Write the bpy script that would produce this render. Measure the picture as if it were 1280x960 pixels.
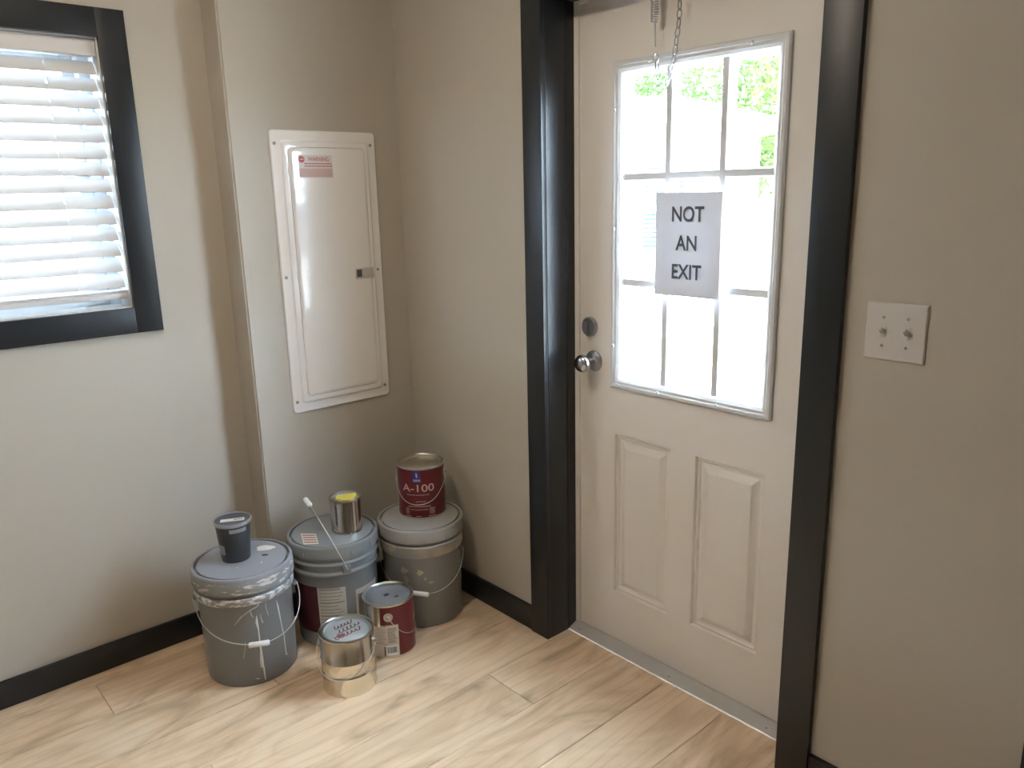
import bpy, bmesh, math, random
from mathutils import Vector, Matrix
from math import pi, sin, cos, radians as rad

for o in list(bpy.data.objects):
    bpy.data.objects.remove(o)
SC = bpy.context.scene
COL = SC.collection
random.seed(7)

# ------------------------------------------------------------------ camera
CAM = Vector((-1.68727, -2.49339, 1.48081))
YAW, PITCH, ROLL, FPX = 0.7246, -0.2380, -0.0233, 987.41
cam = bpy.data.cameras.new('camera')
cam.sensor_width = 36.0
cam.lens = FPX / 1280 * 36
cam.clip_start = 0.05
cam_o = bpy.data.objects.new('camera', cam)
COL.objects.link(cam_o)
fw = Vector((sin(YAW) * cos(PITCH), cos(YAW) * cos(PITCH), sin(PITCH)))
rt = Vector((cos(YAW), -sin(YAW), 0))
up = rt.cross(fw)
rt2 = rt * cos(ROLL) + up * sin(ROLL)
up2 = -rt * sin(ROLL) + up * cos(ROLL)
cam_o.matrix_world = Matrix(((rt2.x, up2.x, -fw.x, CAM.x), (rt2.y, up2.y, -fw.y, CAM.y),
                             (rt2.z, up2.z, -fw.z, CAM.z), (0, 0, 0, 1)))
SC.camera = cam_o

# ------------------------------------------------------------------ world, sun, exposure
SKY_STRENGTH = 10.0
SUN_STRENGTH = 3.0
LAMP_STRENGTH = 8.5
w = bpy.data.worlds.new('sky')
SC.world = w
w.use_nodes = True
nt = w.node_tree
bg = nt.nodes['Background']
bg.inputs[0].default_value = (0.71, 0.85, 1.0, 1)      # even, bright overcast
bg.inputs[1].default_value = SKY_STRENGTH
sl = bpy.data.lights.new('sun_offscreen', 'SUN')
sl.energy = SUN_STRENGTH
sl.angle = rad(12)
sl.color = (1.0, 0.98, 0.95)
sun = bpy.data.objects.new('sun_offscreen', sl)
COL.objects.link(sun)
sun.location = (-6, -8, 14)
sun.rotation_euler = Vector((0.46, 0.36, -0.95)).to_track_quat('-Z', 'Y').to_euler()
SC.view_settings.view_transform = 'Standard'
SC.view_settings.look = 'None'
SC.view_settings.gamma = 1.0
SC.view_settings.use_curve_mapping = False
SC.view_settings.exposure = 2.75

# ------------------------------------------------------------------ materials
MATS = {}


def mat(name, col, rough=0.5, metal=0.0, spec=0.5, bump=None, trans=0.0, emit=None):
    """plain principled material; bump=(scale, strength, distance)"""
    m = bpy.data.materials.new(name)
    m.use_nodes = True
    b = m.node_tree.nodes['Principled BSDF']
    b.inputs['Base Color'].default_value = (*col, 1)
    b.inputs['Roughness'].default_value = rough
    b.inputs['Metallic'].default_value = metal
    b.inputs['Specular IOR Level'].default_value = spec
    if emit:
        b.inputs['Emission Color'].default_value = (*emit[0], 1)
        b.inputs['Emission Strength'].default_value = emit[1]
    if bump:
        n = m.node_tree
        tc = n.nodes.new('ShaderNodeTexCoord')
        no = n.nodes.new('ShaderNodeTexNoise')
        no.inputs['Scale'].default_value = bump[0]
        no.inputs['Detail'].default_value = 3
        bp = n.nodes.new('ShaderNodeBump')
        bp.inputs['Strength'].default_value = bump[1]
        bp.inputs['Distance'].default_value = bump[2]
        n.links.new(tc.outputs['Object'], no.inputs['Vector'])
        n.links.new(no.outputs['Fac'], bp.inputs['Height'])
        n.links.new(bp.outputs[0], b.inputs['Normal'])
    if trans:
        n = m.node_tree
        tr = n.nodes.new('ShaderNodeBsdfTranslucent')
        tr.inputs[0].default_value = (*col, 1)
        mx = n.nodes.new('ShaderNodeMixShader')
        mx.inputs[0].default_value = trans
        out = n.nodes['Material Output']
        n.links.new(b.outputs[0], mx.inputs[1])
        n.links.new(tr.outputs[0], mx.inputs[2])
        n.links.new(mx.outputs[0], out.inputs['Surface'])
    MATS[name] = m
    return m


def ramp(n, stops):
    r = n.nodes.new('ShaderNodeValToRGB')
    e = r.color_ramp.elements
    while len(e) > 1:
        e.remove(e[-1])
    e[0].position, e[0].color = stops[0][0], (*stops[0][1], 1)
    for p, c in stops[1:]:
        x = e.new(p)
        x.color = (*c, 1)
    return r


def mix_noise(name, col1, col2, scale, lo, hi, rough=0.5, stretch=(1, 1, 1), detail=6, metal=0.0):
    """two colours broken up by noise (paint smears, leaf litter, dirt)"""
    m = mat(name, col1, rough, metal)
    n = m.node_tree
    b = n.nodes['Principled BSDF']
    tc = n.nodes.new('ShaderNodeTexCoord')
    mp = n.nodes.new('ShaderNodeMapping')
    mp.inputs['Scale'].default_value = stretch
    no = n.nodes.new('ShaderNodeTexNoise')
    no.inputs['Scale'].default_value = scale
    no.inputs['Detail'].default_value = detail
    r = ramp(n, [(lo, col1), (hi, col2)])
    n.links.new(tc.outputs['Object'], mp.inputs[0])
    n.links.new(mp.outputs[0], no.inputs['Vector'])
    n.links.new(no.outputs['Fac'], r.inputs[0])
    n.links.new(r.outputs[0], b.inputs['Base Color'])
    return m


def oak():
    m = mat('oak_plank', (0.5, 0.38, 0.25), 0.36, spec=0.45)
    n = m.node_tree
    b = n.nodes['Principled BSDF']
    tc = n.nodes.new('ShaderNodeTexCoord')
    oi = n.nodes.new('ShaderNodeObjectInfo')
    mul = n.nodes.new('ShaderNodeMath')
    mul.operation = 'MULTIPLY'
    mul.inputs[1].default_value = 60
    n.links.new(oi.outputs['Random'], mul.inputs[0])
    add = n.nodes.new('ShaderNodeVectorMath')
    add.operation = 'ADD'
    n.links.new(tc.outputs['Object'], add.inputs[0])
    n.links.new(mul.outputs[0], add.inputs[1])

    def tex(scale, s, det, dist):
        mp = n.nodes.new('ShaderNodeMapping')
        mp.inputs['Scale'].default_value = scale
        no = n.nodes.new('ShaderNodeTexNoise')
        no.inputs['Scale'].default_value = s
        no.inputs['Detail'].default_value = det
        no.inputs['Distortion'].default_value = dist
        n.links.new(add.outputs[0], mp.inputs[0])
        n.links.new(mp.outputs[0], no.inputs['Vector'])
        return no
    broad = tex((1.9, 4.6, 1), 1.5, 7, 1.5)
    fine = tex((4, 110, 1), 1.5, 3, 0.3)
    wavemap = n.nodes.new('ShaderNodeMapping')
    wavemap.inputs['Scale'].default_value = (0.9, 7.0, 1)
    wv = n.nodes.new('ShaderNodeTexWave')
    wv.bands_direction = 'Y'
    wv.inputs['Scale'].default_value = 1.1
    wv.inputs['Distortion'].default_value = 11
    wv.inputs['Detail'].default_value = 3
    wv.inputs['Detail Scale'].default_value = 0.9
    n.links.new(add.outputs[0], wavemap.inputs[0])
    n.links.new(wavemap.outputs[0], wv.inputs['Vector'])
    r1 = ramp(n, [(0.28, (0.46, 0.325, 0.205)), (0.42, (0.72, 0.525, 0.345)), (0.55, (0.85, 0.64, 0.445)), (0.75, (0.90, 0.73, 0.54))])
    n.links.new(broad.outputs['Fac'], r1.inputs[0])
    r2 = ramp(n, [(0.3, (0.80, 0.78, 0.75)), (0.65, (1.06, 1.05, 1.04))])
    n.links.new(fine.outputs['Fac'], r2.inputs[0])
    r3 = ramp(n, [(0.0, (0.80, 0.76, 0.70)), (0.25, (1, 1, 1)), (1.0, (1.04, 1.04, 1.03))])
    n.links.new(wv.outputs['Fac'], r3.inputs[0])
    prev = r1.outputs[0]
    for r, f in ((r2, 0.28), (r3, 0.38)):
        mx = n.nodes.new('ShaderNodeMix')
        mx.data_type = 'RGBA'
        mx.blend_type = 'MULTIPLY'
        mx.inputs['Factor'].default_value = f
        n.links.new(prev, mx.inputs['A'])
        n.links.new(r.outputs[0], mx.inputs['B'])
        prev = mx.outputs['Result']
    # slight tone change from plank to plank
    hv = n.nodes.new('ShaderNodeHueSaturation')
    mr = n.nodes.new('ShaderNodeMapRange')
    mr.inputs['To Min'].default_value = 0.9
    mr.inputs['To Max'].default_value = 1.08
    n.links.new(oi.outputs['Random'], mr.inputs['Value'])
    n.links.new(mr.outputs[0], hv.inputs['Value'])
    n.links.new(prev, hv.inputs['Color'])
    n.links.new(hv.outputs[0], b.inputs['Base Color'])
    bp = n.nodes.new('ShaderNodeBump')
    bp.inputs['Strength'].default_value = 0.15
    bp.inputs['Distance'].default_value = 0.001
    n.links.new(fine.outputs['Fac'], bp.inputs['Height'])
    n.links.new(bp.outputs[0], b.inputs['Normal'])
    return m


def glass(name, tint=(0.97, 0.99, 1.0), f0=0.04):
    m = bpy.data.materials.new(name)
    m.use_nodes = True
    n = m.node_tree
    n.nodes.remove(n.nodes['Principled BSDF'])
    t = n.nodes.new('ShaderNodeBsdfTransparent')
    t.inputs[0].default_value = (*tint, 1)
    g = n.nodes.new('ShaderNodeBsdfGlossy')
    g.inputs['Roughness'].default_value = 0.02
    lw = n.nodes.new('ShaderNodeLayerWeight')      # Schlick reflectance, the same from both sides
    lw.inputs['Blend'].default_value = 0.5
    pw = n.nodes.new('ShaderNodeMath')
    pw.operation = 'POWER'
    pw.inputs[1].default_value = 5
    sc = n.nodes.new('ShaderNodeMath')
    sc.operation = 'MULTIPLY_ADD'
    sc.inputs[1].default_value = 0.92
    sc.inputs[2].default_value = f0
    mx = n.nodes.new('ShaderNodeMixShader')
    n.links.new(lw.outputs['Facing'], pw.inputs[0])
    n.links.new(pw.outputs[0], sc.inputs[0])
    n.links.new(sc.outputs[0], mx.inputs[0])
    n.links.new(t.outputs[0], mx.inputs[1])
    n.links.new(g.outputs[0], mx.inputs[2])
    n.links.new(mx.outputs[0], n.nodes['Material Output'].inputs['Surface'])
    return m


M_WALL = mat('greige_wall_paint', (0.51, 0.468, 0.40), 0.55, spec=0.35, bump=(160, 0.12, 0.001))
M_CEIL = mat('white_ceiling_paint', (0.72, 0.70, 0.66), 0.8)
M_TRIM = mat('dark_navy_trim_paint', (0.0125, 0.0145, 0.0175), 0.38, spec=0.5)
M_OAK = oak()
M_SUB = mat('plank_core', (0.34, 0.25, 0.16), 0.9)
M_DOOR = mat('white_door_paint', (0.86, 0.815, 0.765), 0.42, spec=0.4)
M_VINYL = mat('white_vinyl', (0.74, 0.75, 0.76), 0.4)
M_GLASS = glass('window_glass')
M_DULLPANE = glass('dulled_glass', (0.8, 0.85, 0.9), 0.006)  # reflection cut so the sky does not whiten the shed panes
M_CHROME = mat('satin_nickel', (0.55, 0.55, 0.57), 0.22, 1.0)
M_SATIN = mat('satin_nickel_dull', (0.42, 0.43, 0.45), 0.38, 1.0)
M_ALU = mat('threshold_aluminium', (0.58, 0.56, 0.54), 0.42, 0.25)
M_PLATE = mat('switch_plate_plastic', (0.64, 0.61, 0.58), 0.35)
M_TOGGLE = mat('toggle_plastic', (0.72, 0.68, 0.60), 0.25)
M_SCREW = mat('painted_screw', (0.33, 0.30, 0.28), 0.4)
M_PANEL = mat('panel_enamel', (0.90, 0.875, 0.845), 0.10, spec=0.6, bump=(14, 0.12, 0.004))
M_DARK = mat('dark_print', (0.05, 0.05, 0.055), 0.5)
M_SLAT = mat('blind_slat_vinyl', (0.70, 0.70, 0.71), 0.45)
M_VAL = mat('blind_valance', (0.68, 0.66, 0.66), 0.5)
M_CORD = mat('blind_cord', (0.82, 0.84, 0.86), 0.7)
M_PAPER = mat('sign_paper', (0.78, 0.79, 0.83), 0.6, trans=0.09)
M_INK = mat('sign_ink', (0.10, 0.11, 0.14), 0.6)
M_STEEL = mat('chain_steel', (0.50, 0.50, 0.50), 0.3, 1.0)
M_TIN = mat('bright_tin', (0.78, 0.73, 0.62), 0.2, 1.0)
M_TINLID = mat('tin_lid', (0.70, 0.70, 0.68), 0.3, 1.0)
M_TIND = mat('tin_rim', (0.48, 0.46, 0.42), 0.28, 1.0)
M_RED = mat('dark_red_label', (0.13, 0.010, 0.016), 0.35)
M_PINK = mat('pink_label_print', (0.62, 0.40, 0.38), 0.5)
M_CREAM = mat('cream_label_paper', (0.62, 0.53, 0.45), 0.5)
M_WLABEL = mat('white_label_paper', (0.55, 0.54, 0.51), 0.55)
M_PRINT = mat('grey_label_print', (0.27, 0.24, 0.21), 0.6)
M_BLUE = mat('blue_emblem_print', (0.035, 0.035, 0.25), 0.4)
M_LBLUE = mat('light_blue_emblem_print', (0.22, 0.30, 0.60), 0.4)
M_BKT1 = mat('grey_bucket_plastic', (0.225, 0.230, 0.235), 0.42, bump=(30, 0.15, 0.002))
M_BKT2 = mat('blue_grey_bucket_plastic', (0.26, 0.275, 0.285), 0.27)
M_BKT3 = mat('warm_grey_bucket_plastic', (0.25, 0.245, 0.225), 0.45)
M_LID1 = mat('bucket_lid_grey', (0.30, 0.31, 0.34), 0.42)
M_LID3 = mat('bucket_lid_warm_grey', (0.36, 0.35, 0.33), 0.45)
M_SMEAR = mix_noise('smeared_white_paint', (0.29, 0.30, 0.31), (0.72, 0.71, 0.69), 42, 0.47, 0.57, 0.4, (1, 1, 2.4))
M_TANB = mix_noise('tan_paint_band', (0.34, 0.32, 0.29), (0.50, 0.43, 0.33), 16, 0.40, 0.6, 0.5)
M_SKIRT = mix_noise('scuffed_lid_skirt', (0.29, 0.30, 0.31), (0.66, 0.65, 0.62), 30, 0.53, 0.60, 0.4, (1, 1, 3))
M_WIRE = mat('bail_wire', (0.60, 0.59, 0.57), 0.35, 0.9)
M_GRIP = mat('white_grip_plastic', (0.80, 0.79, 0.77), 0.4)
M_WPAINT = mat('dried_white_paint', (0.74, 0.73, 0.70), 0.5)
M_GPAINT = mat('thin_grey_white_paint', (0.42, 0.42, 0.41), 0.5)
M_CUP = mat('charcoal_cup_plastic', (0.045, 0.050, 0.058), 0.38)
M_CUPLID = mat('charcoal_lid', (0.075, 0.08, 0.088), 0.4)
M_CUPRIM = mat('cup_lid_rim', (0.30, 0.31, 0.33), 0.4)
M_YELLOW = mat('yellow_dried_paint', (0.72, 0.60, 0.10), 0.4)
M_SCRIB = mat('red_brown_marker', (0.20, 0.075, 0.085), 0.6)
M_MAROON = mat('maroon_label', (0.075, 0.012, 0.02), 0.5)
M_WARN = mat('red_warning_print', (0.55, 0.10, 0.10), 0.5)
M_WPINK = mat('pink_warning_print', (0.66, 0.46, 0.43), 0.5)
M_GREENP = mat('green_paint_dab', (0.08, 0.13, 0.08), 0.5)
M_SHED = mat('white_shed_siding', (0.78, 0.78, 0.77), 0.7)
M_ROOF = mat('white_metal_roof', (0.78, 0.78, 0.78), 0.45)
M_SHADE = mat('shed_window_blind', (0.10, 0.14, 0.18), 0.5)
M_SHGLASS = mat('shed_window_glass', (0.10, 0.14, 0.18), 0.08)
M_FENCE = mat('grey_blue_fence', (0.11, 0.13, 0.16), 0.7)
M_GROUND = mix_noise('pale_leafy_ground', (0.38, 0.34, 0.29), (0.15, 0.12, 0.085), 3.2, 0.52, 0.70, 0.9)
M_BARK = mat('tree_bark', (0.10, 0.08, 0.06), 0.9)
M_LEAF = mat('tree_leaf', (0.045, 0.085, 0.018), 0.6, trans=0.45)
M_LEAF2 = mat('tree_leaf_light', (0.065, 0.11, 0.02), 0.6, trans=0.45)
M_LAMP = mat('lamp_diffuser', (0.9, 0.88, 0.85), 0.5, emit=((1.0, 0.86, 0.69), LAMP_STRENGTH))

# ------------------------------------------------------------------ helpers


def finish(name, bm, m, parent=None, smooth=40, loc=(0, 0, 0)):
    me = bpy.data.meshes.new(name)
    bmesh.ops.recalc_face_normals(bm, faces=bm.faces[:])
    bm.to_mesh(me)
    bm.free()
    return link(name, me, m, parent, smooth, loc)


def link(name, me, m, parent=None, smooth=40, loc=(0, 0, 0)):
    me.materials.clear()
    me.materials.append(m)
    if smooth:
        for p in me.polygons:
            p.use_smooth = True
        me.set_sharp_from_angle(angle=rad(smooth))
    o = bpy.data.objects.new(name, me)
    COL.objects.link(o)
    o.location = loc
    if parent:
        o.parent = parent
    return o


def empty(name, loc=(0, 0, 0), rz=0, parent=None):
    o = bpy.data.objects.new(name, None)
    o.empty_display_size = 0.05
    COL.objects.link(o)
    o.location = loc
    o.rotation_euler = (0, 0, rz)
    if parent:
        o.parent = parent
    return o


def tag(o, label=None, cat=None, group=None, kind=None):
    if label:
        o['label'] = label
    if cat:
        o['category'] = cat
    if group:
        o['group'] = group
    if kind:
        o['kind'] = kind
    return o


def box(bm, x0, x1, y0, y1, z0, z1, bev=0.0):
    vs = [bm.verts.new((x, y, z)) for z in (z0, z1) for y in (y0, y1) for x in (x0, x1)]
    fs = [bm.faces.new([vs[i] for i in f]) for f in ((0, 2, 3, 1), (4, 5, 7, 6), (0, 1, 5, 4), (1, 3, 7, 5), (3, 2, 6, 7), (2, 0, 4, 6))]
    if bev:
        es = list({e for f in fs for e in f.edges})
        bmesh.ops.bevel(bm, geom=es, offset=bev, segments=2, profile=0.6, affect='EDGES')


def boxo(name, b, m, parent=None, bev=0.0, smooth=40):
    bm = bmesh.new()
    x0, x1, y0, y1, z0, z1 = b
    box(bm, min(x0, x1), max(x0, x1), min(y0, y1), max(y0, y1), min(z0, z1), max(z0, z1), bev)
    return finish(name, bm, m, parent, smooth if bev else 0)


def lathe(bm, prof, seg=56, cx=0, cy=0, cz=0, close=True):
    """surface of revolution round z from a list of (r, z)"""
    rings = []
    for r, z in prof:
        if r < 1e-6:
            rings.append([bm.verts.new((cx, cy, cz + z))])
        else:
            rings.append([bm.verts.new((cx + r * cos(2 * pi * i / seg), cy + r * sin(2 * pi * i / seg), cz + z)) for i in range(seg)])
    for a, b in zip(rings, rings[1:]):
        for i in range(seg):
            j = (i + 1) % seg
            if len(a) == 1 and len(b) == 1:
                continue
            if len(a) == 1:
                bm.faces.new((a[0], b[j], b[i]))
            elif len(b) == 1:
                bm.faces.new((a[i], a[j], b[0]))
            else:
                bm.faces.new((a[i], a[j], b[j], b[i]))


def latheo(name, prof, m, parent, seg=56, smooth=35, loc=(0, 0, 0)):
    bm = bmesh.new()
    lathe(bm, prof, seg)
    return finish(name, bm, m, parent, smooth, loc)


def tube(bm, pts, r, seg=8, closed=False):
    pts = [Vector(p) for p in pts]
    n = len(pts)
    rings = []
    prev = None
    for i, p in enumerate(pts):
        if closed:
            t = pts[(i + 1) % n] - pts[i - 1]
        else:
            t = pts[min(i + 1, n - 1)] - pts[max(i - 1, 0)]
        t.normalize()
        if prev is None:
            a = Vector((0, 0, 1)) if abs(t.z) < 0.9 else Vector((1, 0, 0))
            u = t.cross(a).normalized()
        else:
            u = (prev - t * prev.dot(t)).normalized()
        prev = u
        v = t.cross(u)
        rr = r[i] if isinstance(r, (list, tuple)) else r
        rings.append([bm.verts.new(p + (u * cos(2 * pi * k / seg) + v * sin(2 * pi * k / seg)) * rr) for k in range(seg)])
    prs = list(zip(rings, rings[1:])) + ([(rings[-1], rings[0])] if closed else [])
    for a, b in prs:
        for k in range(seg):
            l = (k + 1) % seg
            bm.faces.new((a[k], a[l], b[l], b[k]))
    if not closed:
        bm.faces.new(rings[0][::-1])
        bm.faces.new(rings[-1])


def tubeo(name, pts, r, m, parent, seg=8, closed=False):
    bm = bmesh.new()
    tube(bm, pts, r, seg, closed)
    return finish(name, bm, m, parent, 60)


def text_mesh(body, size, bold=0.0, extrude=0.0, align='CENTER', sx=1.0):
    cu = bpy.data.curves.new('lettering', 'FONT')
    cu.body = body
    cu.size = size
    cu.align_x = align
    cu.align_y = 'CENTER'
    cu.offset = bold
    cu.extrude = extrude
    cu.resolution_u = 5
    o = bpy.data.objects.new('lettering', cu)
    COL.objects.link(o)
    dg = bpy.context.evaluated_depsgraph_get()
    me = bpy.data.meshes.new_from_object(o.evaluated_get(dg))
    bpy.data.objects.remove(o)
    if sx != 1.0:
        for v in me.vertices:
            v.co.x *= sx
    return me


def wrap(me, R, phi, z):
    """bend a flat mesh (x right, y up) round a vertical cylinder"""
    for v in me.vertices:
        a = phi + v.co.x / R
        r = R + v.co.z
        v.co = Vector((r * cos(a), r * sin(a), z + v.co.y))
    return me


def patch(bm, R, a0, a1, z0, z1, th=0.0006, n=None):
    """curved sticker on a cylinder; R may be (R at z0, R at z1)"""
    R0, R1 = R if isinstance(R, tuple) else (R, R)
    n = n or max(2, int(abs(a1 - a0) / rad(6)))
    g = []
    for lay in (0, th):
        g.append([[bm.verts.new(((r + lay) * cos(a), (r + lay) * sin(a), z)) for r, z in ((R0, z0), (R1, z1))]
                  for a in [a0 + (a1 - a0) * i / n for i in range(n + 1)]])
    for lay in (0, 1):
        for i in range(n):
            q = (g[lay][i][0], g[lay][i + 1][0], g[lay][i + 1][1], g[lay][i][1])
            bm.faces.new(q if lay else q[::-1])
    for i in range(n):
        bm.faces.new((g[0][i][0], g[0][i + 1][0], g[1][i + 1][0], g[1][i][0]))
        bm.faces.new((g[0][i][1], g[1][i][1], g[1][i + 1][1], g[0][i + 1][1]))
    for i in (0, n):
        bm.faces.new((g[0][i][0], g[1][i][0], g[1][i][1], g[0][i][1]))


def patcho(name, R, a0, a1, z0, z1, m, parent, th=0.0006):
    bm = bmesh.new()
    patch(bm, R, a0, a1, z0, z1, th)
    return finish(name, bm, m, parent, 40)


def thick_grid(bm, g, off, skip=()):
    """closed sheet from a grid of points g[i][k]; off(i, k) gives the second layer; skip = holes (i, k)"""
    ni, nk = len(g), len(g[0])
    va = [[bm.verts.new(p) for p in c] for c in g]
    vb = [[bm.verts.new(Vector(g[i][k]) + off(i, k)) for k in range(nk)] for i in range(ni)]
    cells = {(i, k) for i in range(ni - 1) for k in range(nk - 1)} - set(skip)
    for i, k in cells:
        bm.faces.new((va[i][k], va[i + 1][k], va[i + 1][k + 1], va[i][k + 1]))
        bm.faces.new((vb[i][k], vb[i][k + 1], vb[i + 1][k + 1], vb[i + 1][k]))
        for (di, dk), (p, q) in (((-1, 0), ((i, k), (i, k + 1))), ((1, 0), ((i + 1, k), (i + 1, k + 1))), ((0, -1), ((i, k), (i + 1, k))), ((0, 1), ((i, k + 1), (i + 1, k + 1)))):
            if (i + di, k + dk) not in cells:
                bm.faces.new((va[p[0]][p[1]], va[q[0]][q[1]], vb[q[0]][q[1]], vb[p[0]][p[1]]))


def outline(bm, pts, z0, z1):
    """prism from a flat outline"""
    a = [bm.verts.new((x, y, z0)) for x, y in pts]
    b = [bm.verts.new((x, y, z1)) for x, y in pts]
    bm.faces.new(a[::-1])
    bm.faces.new(b)
    for i in range(len(pts)):
        j = (i + 1) % len(pts)
        bm.faces.new((a[i], a[j], b[j], b[i]))


# ------------------------------------------------------------------ room dimensions (metres)
D = 0.117            # window wall plane y
A = 0.629            # projecting section runs x -A..0, face at y = 0
H = 2.44             # ceiling
XL, YB = -4.6, -5.6  # far walls behind the camera
YJ0, YJ1 = -0.761, -1.608    # door jamb faces
XD = 0.126           # door face
HD = 2.015           # head jamb
TH = 0.20            # wall thickness
T, TB, HB = 0.018, 0.014, 0.087
D2Y0, D2Y1 = -2.2225, -3.12   # the next doorway on the right wall, closed
WX0, WX1, WZ0, WZ1 = -1.86, -0.942, 1.160, 1.941   # window opening

# ------------------------------------------------------------------ structure: floor
fl = boxo('floor', (XL, XD - 0.04, YB, D + TH, -0.06, -0.0085), M_SUB)
tag(fl, kind='structure')
PW, PL = 0.2055, 1.22
plank_mesh = {}


def plank(x0, x1, y0, y1):
    g = 0.0009
    key = (round(x1 - x0, 3), round(y1 - y0, 3))
    if key not in plank_mesh:
        bm = bmesh.new()
        hx, hy = key[0] / 2 - g, key[1] / 2 - g
        c = 0.0020
        lo = [bm.verts.new((x, y, -0.008)) for x, y in ((-hx, -hy), (hx, -hy), (hx, hy), (-hx, hy))]
        mi = [bm.verts.new((x, y, -0.0012)) for x, y in ((-hx, -hy), (hx, -hy), (hx, hy), (-hx, hy))]
        hi = [bm.verts.new((x, y, 0)) for x, y in ((-hx + c, -hy + c), (hx - c, -hy + c), (hx - c, hy - c), (-hx + c, hy - c))]
        bm.faces.new(hi)
        bm.faces.new(lo[::-1])
        for p, q in ((lo, mi), (mi, hi)):
            for i in range(4):
                j = (i + 1) % 4
                bm.faces.new((p[i], p[j], q[j], q[i]))
        me = bpy.data.meshes.new('plank')
        bm.to_mesh(me)
        bm.free()
        me.materials.append(M_OAK)
        plank_mesh[key] = me
    o = bpy.data.objects.new('plank', plank_mesh[key])
    COL.objects.link(o)
    o.location = ((x0 + x1) / 2, (y0 + y1) / 2, 0)
    o.parent = fl


known = {-1: -0.8, 0: -1.225, 1: -0.80, 2: -0.62, 3: -1.10, 4: -0.291, 5: -0.75, 6: -0.70, 7: -0.60, 8: -0.50}
for k in range(-1, 28):
    y1 = -0.155 - PW * (k - 1)
    y0 = y1 - PW
    y1 = min(y1, D)
    y0 = max(y0, YB)
    if y1 - y0 < 0.01:
        continue
    end = XD - 0.042 if (y0 < YJ0 + 0.02 and y1 > YJ1 - 0.02) else 0.0
    j = known.get(k, -random.uniform(0, PL))
    xs = [end]
    x = j
    while x < end - 0.02:
        x += PL
    x -= PL
    while x > XL:
        if x < end - 0.02:
            xs.append(x)
        x -= PL
    xs.append(XL)
    for a, b in zip(xs, xs[1:]):
        plank(b, a, y0, y1)

# walls
bm = bmesh.new()
for b in ((XL, WX0, D, D + TH, 0, H), (WX1, 0.0, D, D + TH, 0, H), (WX0, WX1, D, D + TH, 0, WZ0), (WX0, WX1, D, D + TH, WZ1, H)):
    box(bm, *b)
tag(finish('wall_left', bm, M_WALL, None, 0), kind='structure')
bm = bmesh.new()
box(bm, -A, 0.0, 0.0, D, 0, H)
es = [e for e in bm.edges if all(abs(v.co.x + A) < 1e-5 and abs(v.co.y) < 1e-5 for v in e.verts)]
bmesh.ops.bevel(bm, geom=es, offset=0.006, segments=3, affect='EDGES')
tag(finish('wall_corner', bm, M_WALL, None, 40), kind='structure')
bm = bmesh.new()
for b in ((0, TH, YJ0 + 0.02, D + TH, 0, H), (0, TH, D2Y0 + 0.001, YJ1 - 0.02, 0, H), (0, TH, YB - TH, D2Y1 - 0.001, 0, H), (0, TH, D2Y1 - 0.001, D2Y0 + 0.001, HD, H), (0, TH, YJ1 - 0.02, YJ0 + 0.02, HD + 0.02, H)):
    box(bm, *b)
tag(finish('wall_right', bm, M_WALL, None, 0), kind='structure')
tag(boxo('wall_back', (XL, 0, YB - TH, YB, 0, H), M_WALL), kind='structure')
tag(boxo('wall_far', (XL - TH, XL, YB - TH, D + TH, 0, H), M_WALL), kind='structure')
tag(boxo('ceiling', (XL - TH, TH, YB - TH, D + TH, H, H + 0.12), M_CEIL), kind='structure')

# unseen porch roof, added outside to dim the left window
tag(boxo('added_shade_roof', (XL - TH, TH + 0.4, D + TH + 0.001, D + TH + 2.6, H + 0.02, H + 0.10), M_CEIL), kind='structure')
# baseboards
tag(boxo('baseboard_left', (XL, -A, D - TB, D, 0.0005, HB), M_TRIM, bev=0.002), kind='structure')
bm = bmesh.new()
box(bm, -A - TB, -TB, -TB, 0, 0.0005, HB, 0.002)
box(bm, -A - TB, -A, 0.0005, D - TB, 0.0005, HB, 0.002)
tag(finish('baseboard_corner', bm, M_TRIM), kind='structure')
YA, YD_ = -0.681, -1.694
tag(boxo('baseboard_right', (-TB, 0, -0.0005, YA + 0.0005, 0.0005, HB), M_TRIM, bev=0.002), kind='structure')
tag(boxo('baseboard_right', (-TB, 0, YD_ - 0.0005, -2.138, 0.0005, HB), M_TRIM, bev=0.002), kind='structure')

# door casing and jamb
t1 = tag(empty('trim_1', (0, (YJ0 + YJ1) / 2, 0)), kind='structure')


def kid(o, parent):
    """parent keeping world placement"""
    o.parent = parent
    o.location = o.location - parent.location if parent.rotation_euler.z == 0 else o.location
    return o


kid(boxo('casing_board', (-T, 0, YA, YJ0, 0.0005, HD + 0.08), M_TRIM, bev=0.0015), t1)
kid(boxo('casing_board', (-T, 0, YJ1, YD_, 0.0005, HD + 0.08), M_TRIM, bev=0.0015), t1)
kid(boxo('casing_board', (-T, 0, YJ0 - 0.0003, YJ1 + 0.0003, HD, HD + 0.08), M_TRIM, bev=0.0015), t1)
# jamb lining: an extension board, then the frame with a fine seam between
for y0, y1 in ((YJ0, YJ0 + 0.019), (YJ1, YJ1 - 0.019)):
    kid(boxo('jamb_extension', (0.0005, 0.082, y0, y1, 0.0005, HD), M_TRIM, bev=0.001), t1)
    kid(boxo('door_jamb', (0.083, XD - 0.006, y0 - 0.0008 * (1 if y0 > -1 else -1), y1, 0.0005, HD), M_TRIM, bev=0.001), t1)
kid(boxo('jamb_extension', (0.0005, 0.082, YJ0 + 0.019, YJ1 - 0.019, HD, HD + 0.019), M_TRIM, bev=0.001), t1)
kid(boxo('door_jamb', (0.083, XD - 0.006, YJ0 + 0.019, YJ1 - 0.019, HD, HD + 0.019), M_TRIM, bev=0.001), t1)
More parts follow.
